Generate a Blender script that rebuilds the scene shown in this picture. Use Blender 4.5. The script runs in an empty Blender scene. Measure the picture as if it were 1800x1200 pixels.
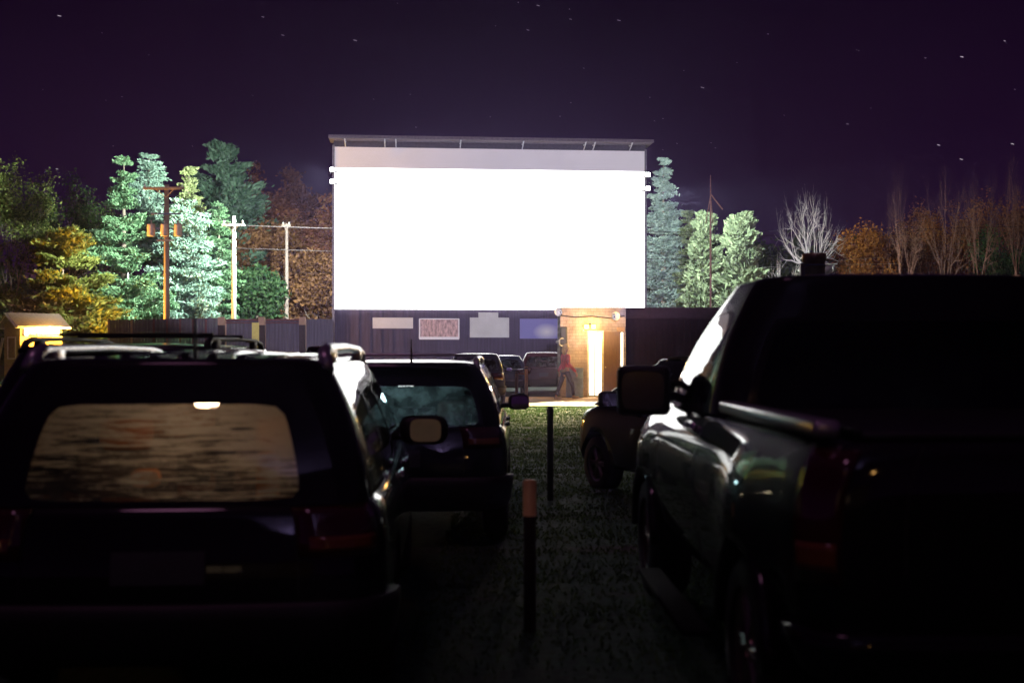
import bpy, bmesh, math, random
import numpy as np
from mathutils import Vector, Matrix
R = math.radians
random.seed(11); rng = np.random.default_rng(11)
sc = bpy.context.scene; COL = sc.collection
F = 2100.0; EYE = 1.65; HZ = 622.0

def at(px, py, d):
    return Vector(((px-900)/F*d, d, EYE-(py-HZ)/F*d))
def sstep(a, b, x):
    t = min(1, max(0, (x-a)/(b-a))); return t*t*(3-2*t)
def gz(x, y):
    return 0.15*sstep(20, 33, y)+0.05*math.exp(-((y-15)/1.6)**2)+0.05*math.exp(-((y-23)/1.3)**2)

# ------------------------------------------------------------------ materials
def nmat(name):
    m = bpy.data.materials.new(name); m.use_nodes = True
    nt = m.node_tree; nt.nodes.clear()
    out = nt.nodes.new('ShaderNodeOutputMaterial')
    return m, nt, out
def N(nt, t, **kw):
    n = nt.nodes.new(t)
    for k, v in kw.items(): setattr(n, k, v)
    return n
def noise(nt, scale, detail=4, coord='Object', stretch=None, rough=.6):
    tc = N(nt, 'ShaderNodeTexCoord'); nz = N(nt, 'ShaderNodeTexNoise')
    nz.inputs['Scale'].default_value = scale; nz.inputs['Detail'].default_value = detail
    nz.inputs['Roughness'].default_value = rough
    if stretch:
        mp = N(nt, 'ShaderNodeMapping'); mp.inputs['Scale'].default_value = stretch
        nt.links.new(tc.outputs[coord], mp.inputs[0]); nt.links.new(mp.outputs[0], nz.inputs['Vector'])
    else: nt.links.new(tc.outputs[coord], nz.inputs['Vector'])
    return nz.outputs['Fac']
def ramp(nt, fac, stops):
    r = N(nt, 'ShaderNodeValToRGB'); el = r.color_ramp.elements
    while len(el) < len(stops): el.new(0.5)
    for e, (p, c) in zip(el, stops): e.position = p; e.color = (*c, 1)
    nt.links.new(fac, r.inputs[0]); return r.outputs[0]
def P(name, col, rough=.5, metal=0, var=.25, scale=8, coat=0, bump=0, bscale=None, stretch=None, spec=.5, coord='Object'):
    m, nt, out = nmat(name); b = N(nt, 'ShaderNodeBsdfPrincipled')
    f = noise(nt, scale, stretch=stretch, coord=coord)
    c = ramp(nt, f, [(.3, [x*(1-var) for x in col]), (.7, [min(1, x*(1+var)) for x in col])])
    nt.links.new(c, b.inputs['Base Color'])
    b.inputs['Roughness'].default_value = rough; b.inputs['Metallic'].default_value = metal
    b.inputs['Coat Weight'].default_value = coat; b.inputs['Coat Roughness'].default_value = .04
    b.inputs['Specular IOR Level'].default_value = spec
    if bump:
        bp = N(nt, 'ShaderNodeBump'); bp.inputs['Strength'].default_value = bump
        nt.links.new(noise(nt, bscale or scale*3, stretch=stretch, coord=coord), bp.inputs['Height'])
        nt.links.new(bp.outputs[0], b.inputs['Normal'])
    nt.links.new(b.outputs[0], out.inputs[0]); return m
def E(name, col, strength, var=.1, scale=1.5):
    m, nt, out = nmat(name); e = N(nt, 'ShaderNodeEmission')
    f = noise(nt, scale)
    nt.links.new(ramp(nt, f, [(.3, [x*(1-var) for x in col]), (.7, col)]), e.inputs[0])
    e.inputs[1].default_value = strength; nt.links.new(e.outputs[0], out.inputs[0]); return m
def leafmat(name, c1, c2, c3, trans=.35):
    m, nt, out = nmat(name)
    g = N(nt, 'ShaderNodeNewGeometry')
    c = ramp(nt, g.outputs['Random Per Island'], [(0, c1), (.5, c2), (1, c3)])
    big = noise(nt, .35, 3); mx = N(nt, 'ShaderNodeMix', data_type='RGBA', blend_type='MULTIPLY')
    mx.inputs[0].default_value = 1
    nt.links.new(c, mx.inputs[6]); nt.links.new(ramp(nt, big, [(.35, (.6, .6, .6)), (.65, (1.2, 1.2, 1.1))]), mx.inputs[7])
    d = N(nt, 'ShaderNodeBsdfDiffuse'); t = N(nt, 'ShaderNodeBsdfTranslucent'); ms = N(nt, 'ShaderNodeMixShader')
    ms.inputs[0].default_value = trans
    nt.links.new(mx.outputs[2], d.inputs[0]); nt.links.new(mx.outputs[2], t.inputs[0])
    nt.links.new(d.outputs[0], ms.inputs[1]); nt.links.new(t.outputs[0], ms.inputs[2]); nt.links.new(ms.outputs[0], out.inputs[0])
    return m
def glassmat(name, tint=(.35, .4, .4), dirt=.05):
    m, nt, out = nmat(name)
    tr = N(nt, 'ShaderNodeBsdfTransparent'); tr.inputs[0].default_value = (*tint, 1)
    gl = N(nt, 'ShaderNodeBsdfGlossy'); gl.inputs['Roughness'].default_value = .02
    df = N(nt, 'ShaderNodeBsdfTranslucent'); df.inputs[0].default_value = (.6, .75, .75, 1)
    fr = N(nt, 'ShaderNodeFresnel'); fr.inputs[0].default_value = 1.5
    a = N(nt, 'ShaderNodeMixShader'); b = N(nt, 'ShaderNodeMixShader')
    f = noise(nt, 6, 5); rr = ramp(nt, f, [(.35, (0, 0, 0)), (.8, (dirt*3, dirt*3, dirt*3))])
    nt.links.new(rr, a.inputs[0]); nt.links.new(tr.outputs[0], a.inputs[1]); nt.links.new(df.outputs[0], a.inputs[2])
    nt.links.new(fr.outputs[0], b.inputs[0]); nt.links.new(a.outputs[0], b.inputs[1]); nt.links.new(gl.outputs[0], b.inputs[2])
    nt.links.new(b.outputs[0], out.inputs[0]); return m
def fogged_glass():
    m, nt, out = nmat('fogged_rear_glass')
    tr = N(nt, 'ShaderNodeBsdfTransparent'); tr.inputs[0].default_value = (.5, .4, .34, 1)
    tl = N(nt, 'ShaderNodeBsdfTranslucent'); tl.inputs[0].default_value = (.62, .52, .44, 1)
    gl = N(nt, 'ShaderNodeBsdfGlossy'); gl.inputs['Roughness'].default_value = .05
    f1 = noise(nt, 9, 10, stretch=(.45, 1, 10), rough=.8); f2 = noise(nt, 1.2, 3, stretch=(1, 1, 1.4))
    ad = N(nt, 'ShaderNodeMath', operation='ADD'); k1 = N(nt, 'ShaderNodeMapRange', clamp=False); k1.inputs[1].default_value = .3; k1.inputs[2].default_value = .7; k1.inputs[3].default_value = -.15; k1.inputs[4].default_value = 1.1; nt.links.new(f1, k1.inputs[0]); nt.links.new(k1.outputs[0], ad.inputs[0]); nt.links.new(f2, ad.inputs[1])
    tc = N(nt, 'ShaderNodeTexCoord'); sp = N(nt, 'ShaderNodeSeparateXYZ'); nt.links.new(tc.outputs['Object'], sp.inputs[0])
    mr = N(nt, 'ShaderNodeMapRange'); mr.inputs[1].default_value = 1.0; mr.inputs[2].default_value = 1.42
    mr.inputs[3].default_value = -.16; mr.inputs[4].default_value = .2
    nt.links.new(sp.outputs[2], mr.inputs[0])
    a2 = N(nt, 'ShaderNodeMath', operation='ADD'); nt.links.new(ad.outputs[0], a2.inputs[0]); nt.links.new(mr.outputs[0], a2.inputs[1])
    mx = N(nt, 'ShaderNodeMapRange'); mx.inputs[1].default_value = -.6; mx.inputs[2].default_value = .6
    mx.inputs[3].default_value = -.16; mx.inputs[4].default_value = .1
    nt.links.new(sp.outputs[0], mx.inputs[0])
    a3 = N(nt, 'ShaderNodeMath', operation='ADD'); nt.links.new(a2.outputs[0], a3.inputs[0]); nt.links.new(mx.outputs[0], a3.inputs[1])
    r = ramp(nt, a3.outputs[0], [(.74, (.02, .02, .02)), (.98, (.26, .26, .26)), (1.35, (.75, .75, .75))])
    a = N(nt, 'ShaderNodeMixShader'); b = N(nt, 'ShaderNodeMixShader'); b.inputs[0].default_value = .05
    nt.links.new(r, a.inputs[0]); nt.links.new(tr.outputs[0], a.inputs[1]); nt.links.new(tl.outputs[0], a.inputs[2])
    nt.links.new(a.outputs[0], b.inputs[1]); nt.links.new(gl.outputs[0], b.inputs[2]); nt.links.new(b.outputs[0], out.inputs[0])
    return m

PAINT = P('black_car_paint', (.008, .005, .009), .5, spec=.1, coat=.75, scale=3)
PAINT2 = P('dark_teal_paint', (.005, .011, .014), .5, spec=.1, coat=.8, scale=3)
PAINT3 = P('dark_red_paint', (.05, .012, .016), .3, coat=1, scale=3)
PAINT4 = P('dark_blue_paint', (.02, .025, .045), .3, coat=1, scale=3)
PLASTIC = P('black_plastic', (.015, .014, .016), .55, scale=20, bump=.05)
RUBBER = P('tyre_rubber', (.012, .011, .012), .8, scale=30, bump=.1)
ALLOY = P('alloy_rim', (.45, .36, .3), .3, metal=.9, var=.1)
CHROME = P('chrome', (.8, .78, .8), .12, metal=1, var=.05)
SILVER = P('silver_rail', (.62, .6, .62), .3, metal=.7, var=.08)
GLASS = glassmat('tinted_glass', (.55, .62, .62), .22)
DGLASS = glassmat('dark_glass', (.05, .05, .06), .02)
FOG = fogged_glass()
STEP = P('matte_step_plastic', (.01, .01, .011), .95, spec=.1)
DARKM = P('dark_mirror_glass', (.02, .022, .03), .15, var=.2)  # dark tinted glass in place of a reflecting mirror
MIRROR = P('mirror_glass', (.8, .8, .78), .03, metal=1, var=.03)
SEAT = P('seat_fabric', (.09, .07, .06), .9, scale=40, bump=.1)
TAN = P('tan_headrest', (.55, .2, .07), .8, scale=20)
REDL = P('red_tail_lens', (.07, .003, .004), .12, coat=1, var=.1)
AMBER = P('amber_lens', (.25, .07, .01), .12, coat=1, var=.1)
PLATE = P('licence_plate_blank', (.06, .06, .065), .5, var=.1)

# ------------------------------------------------------------------ object helpers
def tag(o, label=None, cat=None, group=None, kind=None):
    if label: o['label'] = label
    if cat: o['category'] = cat
    if group: o['group'] = group
    if kind: o['kind'] = kind
    return o
def empty(name, loc=(0, 0, 0), rz=0, **k):
    o = bpy.data.objects.new(name, None); COL.objects.link(o); o.location = loc; o.rotation_euler = (0, 0, rz)
    o.empty_display_size = .3
    return tag(o, **k)
def mkobj(name, V, Fc, mat, parent=None, smooth=False):
    me = bpy.data.meshes.new(name); me.from_pydata([tuple(v) for v in V], [], Fc)
    if smooth: me.polygons.foreach_set('use_smooth', [True]*len(me.polygons))
    me.materials.append(mat); me.update()
    o = bpy.data.objects.new(name, me); COL.objects.link(o)
    if parent: o.parent = parent
    return o
class MB:
    def __init__(s): s.V = []; s.F = []
    def add(s, V, Fc):
        n = len(s.V); s.V += [Vector(v) for v in V]; s.F += [tuple(i+n for i in f) for f in Fc]; return s
    def box(s, x0, x1, y0, y1, z0, z1, M=None):
        V = [Vector(p) for p in ((x0, y0, z0), (x1, y0, z0), (x1, y1, z0), (x0, y1, z0), (x0, y0, z1), (x1, y0, z1), (x1, y1, z1), (x0, y1, z1))]
        if M: V = [M @ v for v in V]
        return s.add(V, [(0, 3, 2, 1), (4, 5, 6, 7), (0, 1, 5, 4), (1, 2, 6, 5), (2, 3, 7, 6), (3, 0, 4, 7)])
    def rbox(s, c, d, r=.02, seg=2, M=None):
        bm = bmesh.new(); bmesh.ops.create_cube(bm, size=1)
        for v in bm.verts: v.co = Vector((v.co.x*d[0], v.co.y*d[1], v.co.z*d[2]))
        bmesh.ops.bevel(bm, geom=bm.edges[:], offset=r, segments=seg, affect='EDGES', profile=.5)
        V = [v.co + Vector(c) for v in bm.verts]; Fc = [tuple(v.index for v in f.verts) for f in bm.faces]; bm.free()
        if M: V = [M @ v for v in V]
        return s.add(V, Fc)
    def tube(s, pts, rad, n=8, cap=True):
        pts = [Vector(p) for p in pts]; k = len(pts)
        if not hasattr(rad, '__len__'): rad = [rad]*k
        V = []; up = Vector((.13, .21, .97))
        for i, p in enumerate(pts):
            t = (pts[min(i+1, k-1)]-pts[max(i-1, 0)]).normalized()
            a = t.cross(up)
            if a.length < .05: a = t.cross(Vector((1, 0, 0)))
            a.normalize(); b = t.cross(a)
            for j in range(n):
                w = 2*math.pi*j/n; V.append(p+(a*math.cos(w)+b*math.sin(w))*rad[i])
        Fc = [(i*n+j, i*n+(j+1) % n, (i+1)*n+(j+1) % n, (i+1)*n+j) for i in range(k-1) for j in range(n)]
        if cap: Fc += [tuple(range(n))[::-1], tuple((k-1)*n+j for j in range(n))]
        return s.add(V, Fc)
    def lathe(s, prof, c=(0, 0, 0), axis='z', n=24, M=None):
        V = []; k = len(prof)
        for r, h in prof:
            for j in range(n):
                w = 2*math.pi*j/n; a, b = r*math.cos(w), r*math.sin(w)
                V.append(Vector({'z': (a, b, h), 'x': (h, a, b), 'y': (a, h, b)}[axis])+Vector(c))
        if M: V = [M @ v for v in V]
        Fc = [(i*n+j, i*n+(j+1) % n, (i+1)*n+(j+1) % n, (i+1)*n+j) for i in range(k-1) for j in range(n)]
        Fc += [tuple(range(n)), tuple((k-1)*n+j for j in range(n))]
        return s.add(V, Fc)
    def ball(s, c, r, n=12, m=8):
        r = r if hasattr(r, '__len__') else (r, r, r)
        V = [Vector(c)+Vector((math.cos(2*math.pi*j/n)*math.sin(math.pi*i/m)*r[0], math.sin(2*math.pi*j/n)*math.sin(math.pi*i/m)*r[1], math.cos(math.pi*i/m)*r[2])) for i in range(m+1) for j in range(n)]
        return s.add(V, [(i*n+j, i*n+(j+1) % n, (i+1)*n+(j+1) % n, (i+1)*n+j) for i in range(m) for j in range(n)])
    def build(s, name, mat, parent=None, smooth=False): return mkobj(name, s.V, s.F, mat, parent, smooth)
def lamp(name, kind, loc, energy, col, parent=None, **k):
    l = bpy.data.lights.new(name, kind); l.energy = energy; l.color = col
    for a, b in k.items(): setattr(l, a, b)
    o = bpy.data.objects.new(name, l); COL.objects.link(o); o.location = loc
    if parent: o.parent = parent
    return o
def aim(o, target, frm=None):
    frm = Vector(frm if frm is not None else o.location)
    o.rotation_euler = (Vector(target)-frm).to_track_quat('-Z', 'Y').to_euler()

# ------------------------------------------------------------------ vehicles
NR, NC, NS = 12, 5, 24
NT = 2*(NR+NS)+4*NC
def ring(z, yr, yf, hw, r, bow=.05):
    o = []
    def e(p0, p1, n):
        for i in range(n): t = i/n; o.append([p0[0]+(p1[0]-p0[0])*t, p0[1]+(p1[1]-p0[1])*t])
    def arc(cx, cy, a0, n):
        for i in range(n): a = a0+math.pi/2*i/n; o.append([cx+r*math.cos(a), cy+r*math.sin(a)])
    e((-(hw-r), yr), (hw-r, yr), NR); arc(hw-r, yr+r, -math.pi/2, NC)
    e((hw, yr+r), (hw, yf-r), NS); arc(hw-r, yf-r, 0, NC)
    e((hw-r, yf), (-(hw-r), yf), NR); arc(-(hw-r), yf-r, math.pi/2, NC)
    e((-hw, yf-r), (-hw, yr+r), NS); arc(-(hw-r), yr+r, math.pi, NC)
    L = yf-yr
    for p in o:
        q = 1-(p[0]/hw)**2; w = (p[1]-yr)/L
        p[1] += bow*q*(2*w-1)*1.0
        p[0] *= 1-.035*(2*w-1)**4
    return [Vector((p[0], p[1], z)) for p in o]
class Surf:
    def __init__(s, rows): s.G = rows
    def at(s, a, b, off=0):
        a = a % NT; i = int(a); fa = a-i; j = min(int(b), len(s.G)-2); fb = b-j
        g = s.G; i2 = (i+1) % NT
        p = (g[j][i]*(1-fa)+g[j][i2]*fa)*(1-fb)+(g[j+1][i]*(1-fa)+g[j+1][i2]*fa)*fb
        if off:
            du = g[j][i2]-g[j][i]; dv = g[j+1][i]-g[j][i]; n = du.cross(dv)
            if n.length > 0: p = p+n.normalized()*off
        return p
    def mesh(s, holes=(), cap0=True, cap1=True):
        V = [v for r in s.G for v in r]; Fc = []
        for j in range(len(s.G)-1):
            for i in range(NT):
                if any(a0 <= (i if i+1e-6 >= a0 else i+NT) < a1 and b0 <= j < b1 for a0, a1, b0, b1 in holes): continue
                Fc.append((j*NT+i, j*NT+(i+1) % NT, (j+1)*NT+(i+1) % NT, (j+1)*NT+i))
        if cap0: Fc.append(tuple(range(NT))[::-1])
        if cap1: k = len(s.G)-1; Fc.append(tuple(k*NT+i for i in range(NT)))
        return V, Fc
    def frame(s, hole, pane, n=6, m=48):
        """strip from a rectangular hole to a round-cornered opening, and the pane that fills it"""
        def pt(box, th, e):
            c, d = math.cos(th), math.sin(th); k = (abs(c)**e+abs(d)**e)**(-1/e)
            return ((box[0]+box[1])/2+c*k*(box[1]-box[0])/2, (box[2]+box[3])/2+d*k*(box[3]-box[2])/2)
        th = [2*math.pi*i/m for i in range(m)]
        P0 = [pt(hole, t, 400) for t in th]; P1 = [pt(pane, t, n) for t in th]
        sv = [s.at(*p) for p in P0]+[s.at(*p) for p in P1]
        sf = [(i, (i+1) % m, m+(i+1) % m, m+i) for i in range(m)]
        c = ((pane[0]+pane[1])/2, (pane[2]+pane[3])/2); pv = []; K = 5
        for k in range(K): 
            w = 1-k/K; pv += [s.at(c[0]+(p[0]-c[0])*w, c[1]+(p[1]-c[1])*w, -.004) for p in P1]
        pf = [(k*m+i, k*m+(i+1) % m, (k+1)*m+(i+1) % m, (k+1)*m+i) for k in range(K-1) for i in range(m)]
        pv.append(s.at(*c, -.004)); pf += [((K-1)*m+i, (K-1)*m+(i+1) % m, len(pv)-1) for i in range(m)]
        return (sv, sf), (pv, pf)
    def patch(s, a0, a1, b0, b1, off=.01, na=6, nb=4):
        """solid raised piece lying on the surface"""
        V = [s.at(a0+(a1-a0)*i/na, b0+(b1-b0)*j/nb, o) for o in (off, -.01) for j in range(nb+1) for i in range(na+1)]
        w = na+1; K = w*(nb+1); Fc = []
        for j in range(nb):
            for i in range(na):
                q = j*w+i; Fc.append((q, q+1, q+w+1, q+w)); Fc.append((K+q, K+q+w, K+q+w+1, K+q+1))
        rim = [i for i in range(w)]+[j*w+na for j in range(1, nb+1)]+[nb*w+i for i in range(na-1, -1, -1)]+[j*w for j in range(nb-1, 0, -1)]
        Fc += [(rim[k], K+rim[k], K+rim[(k+1) % len(rim)], rim[(k+1) % len(rim)]) for k in range(len(rim))]
        return V, Fc
def applied(o, cutters):
    for c in cutters:
        md = o.modifiers.new('b', 'BOOLEAN'); md.operation = 'DIFFERENCE'; md.object = c; md.solver = 'EXACT'
    dg = bpy.context.evaluated_depsgraph_get(); me = bpy.data.meshes.new_from_object(o.evaluated_get(dg))
    o.modifiers.clear(); o.data = me
    for c in cutters: bpy.data.objects.remove(c)
    return o
def wheel(par, x, y, r, w, side, alloy=True):
    e = empty('wheel', (x, y, r)); e.parent = par
    t = MB(); p = [(r*.66, -w/2), (r*.9, -w/2), (r*.985, -w*.4), (r, -w*.2), (r, w*.2), (r*.985, w*.4), (r*.9, w/2), (r*.66, w/2), (r*.62, 0), (r*.66, -w/2)]
    t.lathe(p, axis='x', n=36); t.F = t.F[:-2]; t.build('tyre', RUBBER, e, True)
    m = MB(); o = side*w*.42
    m.lathe([(r*.56, o-side*.03), (r*.67, o), (r*.67, -o), (r*.56, -o), (r*.56, o-side*.03)], axis='x', n=36); m.F = m.F[:-2]
    for k in range(6):
        for dd in (-.13, .13):
            a = k*math.pi/3+dd; b = k*math.pi/3+dd*.35
            m.tube([(o-side*.02, math.cos(b)*r*.1, math.sin(b)*r*.1), (o-side*.025, math.cos(a)*r*.6, math.sin(a)*r*.6)], [.022, .016], 6)
    m.lathe([(.001, o-side*.005), (r*.16, o-side*.005), (r*.18, o-side*.04), (.001, o-side*.05)], axis='x', n=20)
    m.build('rim', ALLOY if alloy else SILVER, e, False)
    b = MB(); b.lathe([(.01, 0), (r*.5, 0), (r*.5, -side*.02), (.01, -side*.03)], axis='x', n=24); b.build('brake_disc', PLASTIC, e)
def vehicle(name, loc, yaw, paint, label, cat, S, group=None):
    root = empty(name, (loc[0], loc[1], gz(*loc)), R(yaw), label=label, cat=cat, group=group)
    L, hw, zs, zb = S['L'], S['hw'], S['sill'], S['belt']; yc = S['cowl']
    # lower body
    rows = []
    prof = S.get('prof') or [(0, .1, .93), (.12, .03, .975), (.3, .0, 1.0), (.5, .0, 1.0), (.68, .01, .995), (.82, .03, .985), (.93, .045, .965), (1, .06, .93)]
    for t, ins, ww in prof:
        rows.append(ring(zs+(zb-zs)*t, ins+.02, L-ins, hw*ww, S.get('rad', .22), S.get('bow', .07)))
    nb = len(rows)
    for q, dz in ((.97, .012), (.85, .02), (.6, .025), (.3, .03)):
        b = rows[nb-1]; cy = L/2
        rows.append([Vector((v.x*q, cy+(v.y-cy)*q, v.z+dz)) for v in b])
    drop = S.get('drop', .22)
    for r_ in rows:
        for v in r_:
            if v.y > yc:
                u = (v.y-yc)/(L-yc); v.z -= drop*u**1.6*max(0, (v.z-zs))/(zb-zs); v.x *= 1-.06*u**2
            if S.get('hips'): v.x *= 1+S['hips']*sum(math.exp(-((v.y-a)/.32)**2) for a in S['axles'])*math.exp(-((v.z-.95)/.22)**2)
    LB = Surf(rows); V, Fc = LB.mesh(); body = mkobj('body', V, Fc, paint, root, True)
    wr, ww = S['wr'], S.get('ww', .23); cut = []
    for wy in S['axles']:
        for sd in (-1, 1):
            m = MB(); m.lathe([(wr+.05, sd*(hw-.3)), (wr+.05, sd*(hw+.2))], (0, wy, wr+.02), 'x', 32); c = m.build('cutter', paint); cut.append(c)
    for c in cut:
        bm = bmesh.new(); bm.from_mesh(c.data); bmesh.ops.recalc_face_normals(bm, faces=bm.faces); bm.to_mesh(c.data); bm.free()
        c.parent = root
    bm = bmesh.new(); bm.from_mesh(body.data); bmesh.ops.recalc_face_normals(bm, faces=bm.faces); bm.to_mesh(body.data); bm.free()
    bpy.context.view_layer.update()
    applied(body, cut)
    for wy in S['axles']:
        for sd in (-1, 1): wheel(root, sd*(hw-ww/2-.015), wy, wr, ww, sd)
    # cabin
    g0, g1 = S['g0'], S['g1']   # (z, yrear, yfront, halfwidth, radius) at belt and roof edge
    rows = []; K = 8; bulge = S.get('bulge', .025)
    for j in range(K+1):
        t = j/K; u = t*(1-.12*(1-t)); q = [g0[i]+(g1[i]-g0[i])*(t if i == 0 else u) for i in range(5)]; q[3] += bulge*math.sin(math.pi*t)
        q[1] -= S.get('rbulge', .03)*math.sin(math.pi*t)
        rows.append(ring(q[0], q[1], q[2], q[3], q[4], S.get('gbow', .06)))
    top = rows[-1]; cy = (g1[1]+g1[2])/2
    for q, dz in ((.975, .03), (.92, .048), (.8, .06), (.55, .072), (.25, .08)):
        r_ = []
        for v in top: r_.append(Vector((v.x*q, v.y-(v.y-cy)*(1-q)*(.25 if q > .9 else 1), v.z+dz)))
        if S.get('ribs') and q <= .8 and q > .3: pass
        rows.append(r_)
    GB = Surf(rows)
    wins = []; rw = S.get('rwin', (0, 12, 0, 6, .3, 11.7, .35, 5.8)); wins.append(('rear_window', rw, S.get('rglass', GLASS)))
    wins.append(('windshield', (NR+NC+NS+NC, NR+NC+NS+NC+NR, 0, 7, 46.3, 57.7, .2, 6.8), GLASS))
    for f0, f1 in S['side']:
        a0 = NR+NC+f0; a1 = NR+NC+f1; wins.append(('side_window', (a0, a1, 0, 7, a0+.25, a1-.25, .4, 6.5), S.get('sglass', GLASS)))
        b0 = NT-NC-f1; b1 = NT-NC-f0; wins.append(('side_window', (b0, b1, 0, 7, b0+.25, b1-.25, .4, 6.5), S.get('sglass', GLASS)))
    V, Fc = GB.mesh([w[1][:4] for w in wins], cap0=False); m = MB(); m.V = V; m.F = Fc
    panes = []
    for nm, w, gm in wins:
        (a, b), p = GB.frame((w[0], w[1], w[2], w[3]), w[4:], 12 if nm == 'rear_window' else 9); m.add(a, b); panes.append((nm, p, gm))
    nf = len(Fc); cb = m.build('cabin', paint, root, True)
    for f in cb.data.polygons[nf:]: f.use_smooth = False
    for nm, p, gm in panes: mkobj(nm, p[0], p[1], gm, root, True)
    # lamps, bumper, plate, handles
    for a0, a1 in S.get('tail', ((-3.2, 1.2), (10.8, 15.2))):
        b0, b1 = S.get('tailb', (4, 6.8)); V, Fc = LB.patch(a0, a1, b0, b1, .018); t = mkobj('taillight', V, Fc, REDL, root, True)
        V, Fc = LB.patch(a0+.4, a1-.4, b0+.3, b0+.9, .026); mkobj('indicator_lens', V, Fc, AMBER, t, True)
    b0, b1 = S.get('bump', (.6, 2.6)); V, Fc = LB.patch(-5.5, NR+5.5, b0, b1, .05, 40, 4); mkobj('bumper', V, Fc, S.get('bmat', PLASTIC), root, True)
    V, Fc = LB.patch(4.4, 7.6, 3.2, 4.4, .02); mkobj('licence_plate', V, Fc, PLATE, root)
    for f in S.get('handles', (8, 14)):
        for a in (NR+NC+f, NT-NC-f-1.2):
            V, Fc = LB.patch(a, a+1.2, 5.6, 6.0, .03); mkobj('door_handle', V, Fc, S.get('hmat', paint), root, True)
    for f in S.get('seams', (6.5, 12.8)):
        for a in (NR+NC+f, NT-NC-f): mkobj('door_seam', *LB.patch(a-.04, a+.04, 1, 7, .002, 1, 8), PLASTIC, root)
    for a in (1.2, 10.74): mkobj('tailgate_seam', *LB.patch(a, a+.06, 2.8, 7, .002, 1, 6), PLASTIC, root)
    # mirrors
    mw, mh = S.get('mir', (.2, .16)); my = S.get('miry', g0[2]-.45); mz = S.get('mirz', zb+.1)
    for sd in (-1, 1):
        if S.get('nomir') == sd: continue
        mx = sd*(S.get('mirx', hw)+mw/2)
        m = MB(); m.rbox((mx, my, mz), (mw, .12, mh), S.get('mirr', .055), 4); m.tube([(sd*(g0[3]-.04), my+.02, mz-.04), (mx, my+.02, mz-.03)], .028, 8)
        if S.get('tow'): m.tube([(sd*(g0[3]-.08), my+.02, mz+.04), (mx, my+.02, mz+.04)], .022, 8)
        mo = m.build('side_mirror', PLASTIC, root, True)
        gw, gh = mw*S.get('mgw', .8), mh*.78; g = MB()
        n = 28; V = []
        for k in range(n):
            a = 2*math.pi*k/n; c, d = math.cos(a), math.sin(a); e_ = (abs(c)**4+abs(d)**4)**(-.25)
            V.append(Vector((mx+sd*mw*.04+c*e_*gw/2, my-.066+d*e_*gh/2*.055, mz+d*e_*gh/2)))
        g.V = V+[v+Vector((0, .008, 0)) for v in V]; g.F = [tuple(range(n))[::-1], tuple(range(n, 2*n))]+[(i, (i+1) % n, n+(i+1) % n, n+i) for i in range(n)]
        g.build('mirror_glass', S.get('mirmat', MIRROR), mo)
    # roof rails
    if S.get('rails'):
        rz, rh, rr = g1[0]+.035, S['rails'], S.get('railr', .022); rx = g1[3]*.93
        for sd in (-1, 1):
            m = MB(); y0, y1 = g1[1]+.1, g1[2]-.25
            pts = [(sd*(rx+.015), y0, rz-.04), (sd*rx, y0+.05, rz+rh*.55), (sd*rx, y0+.16, rz+rh*.95), (sd*rx, y0+.4, rz+rh), (sd*rx, (y0+y1)/2, rz+rh+.01), (sd*rx, y1-.3, rz+rh), (sd*rx, y1-.08, rz+rh*.6), (sd*rx, y1, rz-.03)]
            m.tube(pts, [rr*1.5, rr*1.4, rr*1.2, rr, rr, rr, rr*1.3, rr*1.5], 10)
            m.rbox((sd*rx, y0+.33, rz+rh*.45), (rr*2.2, .16, rh*1.15), .012)
            m.rbox((sd*rx, y1-.4, rz+rh*.45), (rr*2.2, .16, rh*1.1), .012)
            m.build('roof_rail', S.get('rmat', SILVER), root, True)
        for yy in S.get('cross', ()):
            m = MB(); m.rbox((0, yy, rz+rh+.035), (2*rx+.04, .05, .022), .009); m.build('crossbar', S.get('cmat', PLASTIC), root, True)
    if S.get('ribs'):
        m = MB(); 
        for k in range(-4, 5):
            x = k*.135; z = g1[0]+.06-.035*(k/4)**2
            m.tube([(x, g1[1]+.12, z-.035), (x, g1[1]+.2, z), (x, g1[1]+.9, z+.012), (x, g1[2]-.5, z+.01), (x, g1[2]-.4, z-.04)], .026, 8)
        m.build('roof_ribs', paint, root, True)
    if S.get('ant'):
        ax, ay, h = S['ant']; m = MB(); z = g1[0]+.06
        m.tube([(ax, ay, z-.02), (ax, ay-.01, z+.03), (ax, ay-.03, z+h)], [.016, .01, .006], 8); m.build('antenna', PLASTIC, root, True)
    if S.get('spoiler'):
        m = MB(); m.rbox((0, g1[1]-.03, g1[0]+.015), (g1[3]*1.75, .2, .035), .015); m.build('spoiler', paint, root, True)
    if S.get('wiper'):
        p = GB.at(6, .3, .02); q = GB.at(8.6, 1.1, .02); m = MB(); m.tube([p, q], [.014, .008], 6); m.build('rear_wiper', PLASTIC, root)
    # seats
    zt = S.get('seatz', zb)
    for yy in S.get('seats', (g0[2]-1.25,)):
        for sx in (-.4, .4):
            m = MB(); m.rbox((sx, yy, zt+.03), (.5, .14, .3), .05, 3); st = m.build('seat', SEAT, root, True)
            m = MB(); m.rbox((sx, yy-.01, zt+.26), (.27, .1, .17), .045, 3); m.build('headrest', S.get('hrmat', SEAT), st, True)
    return root, LB, GB

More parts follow.
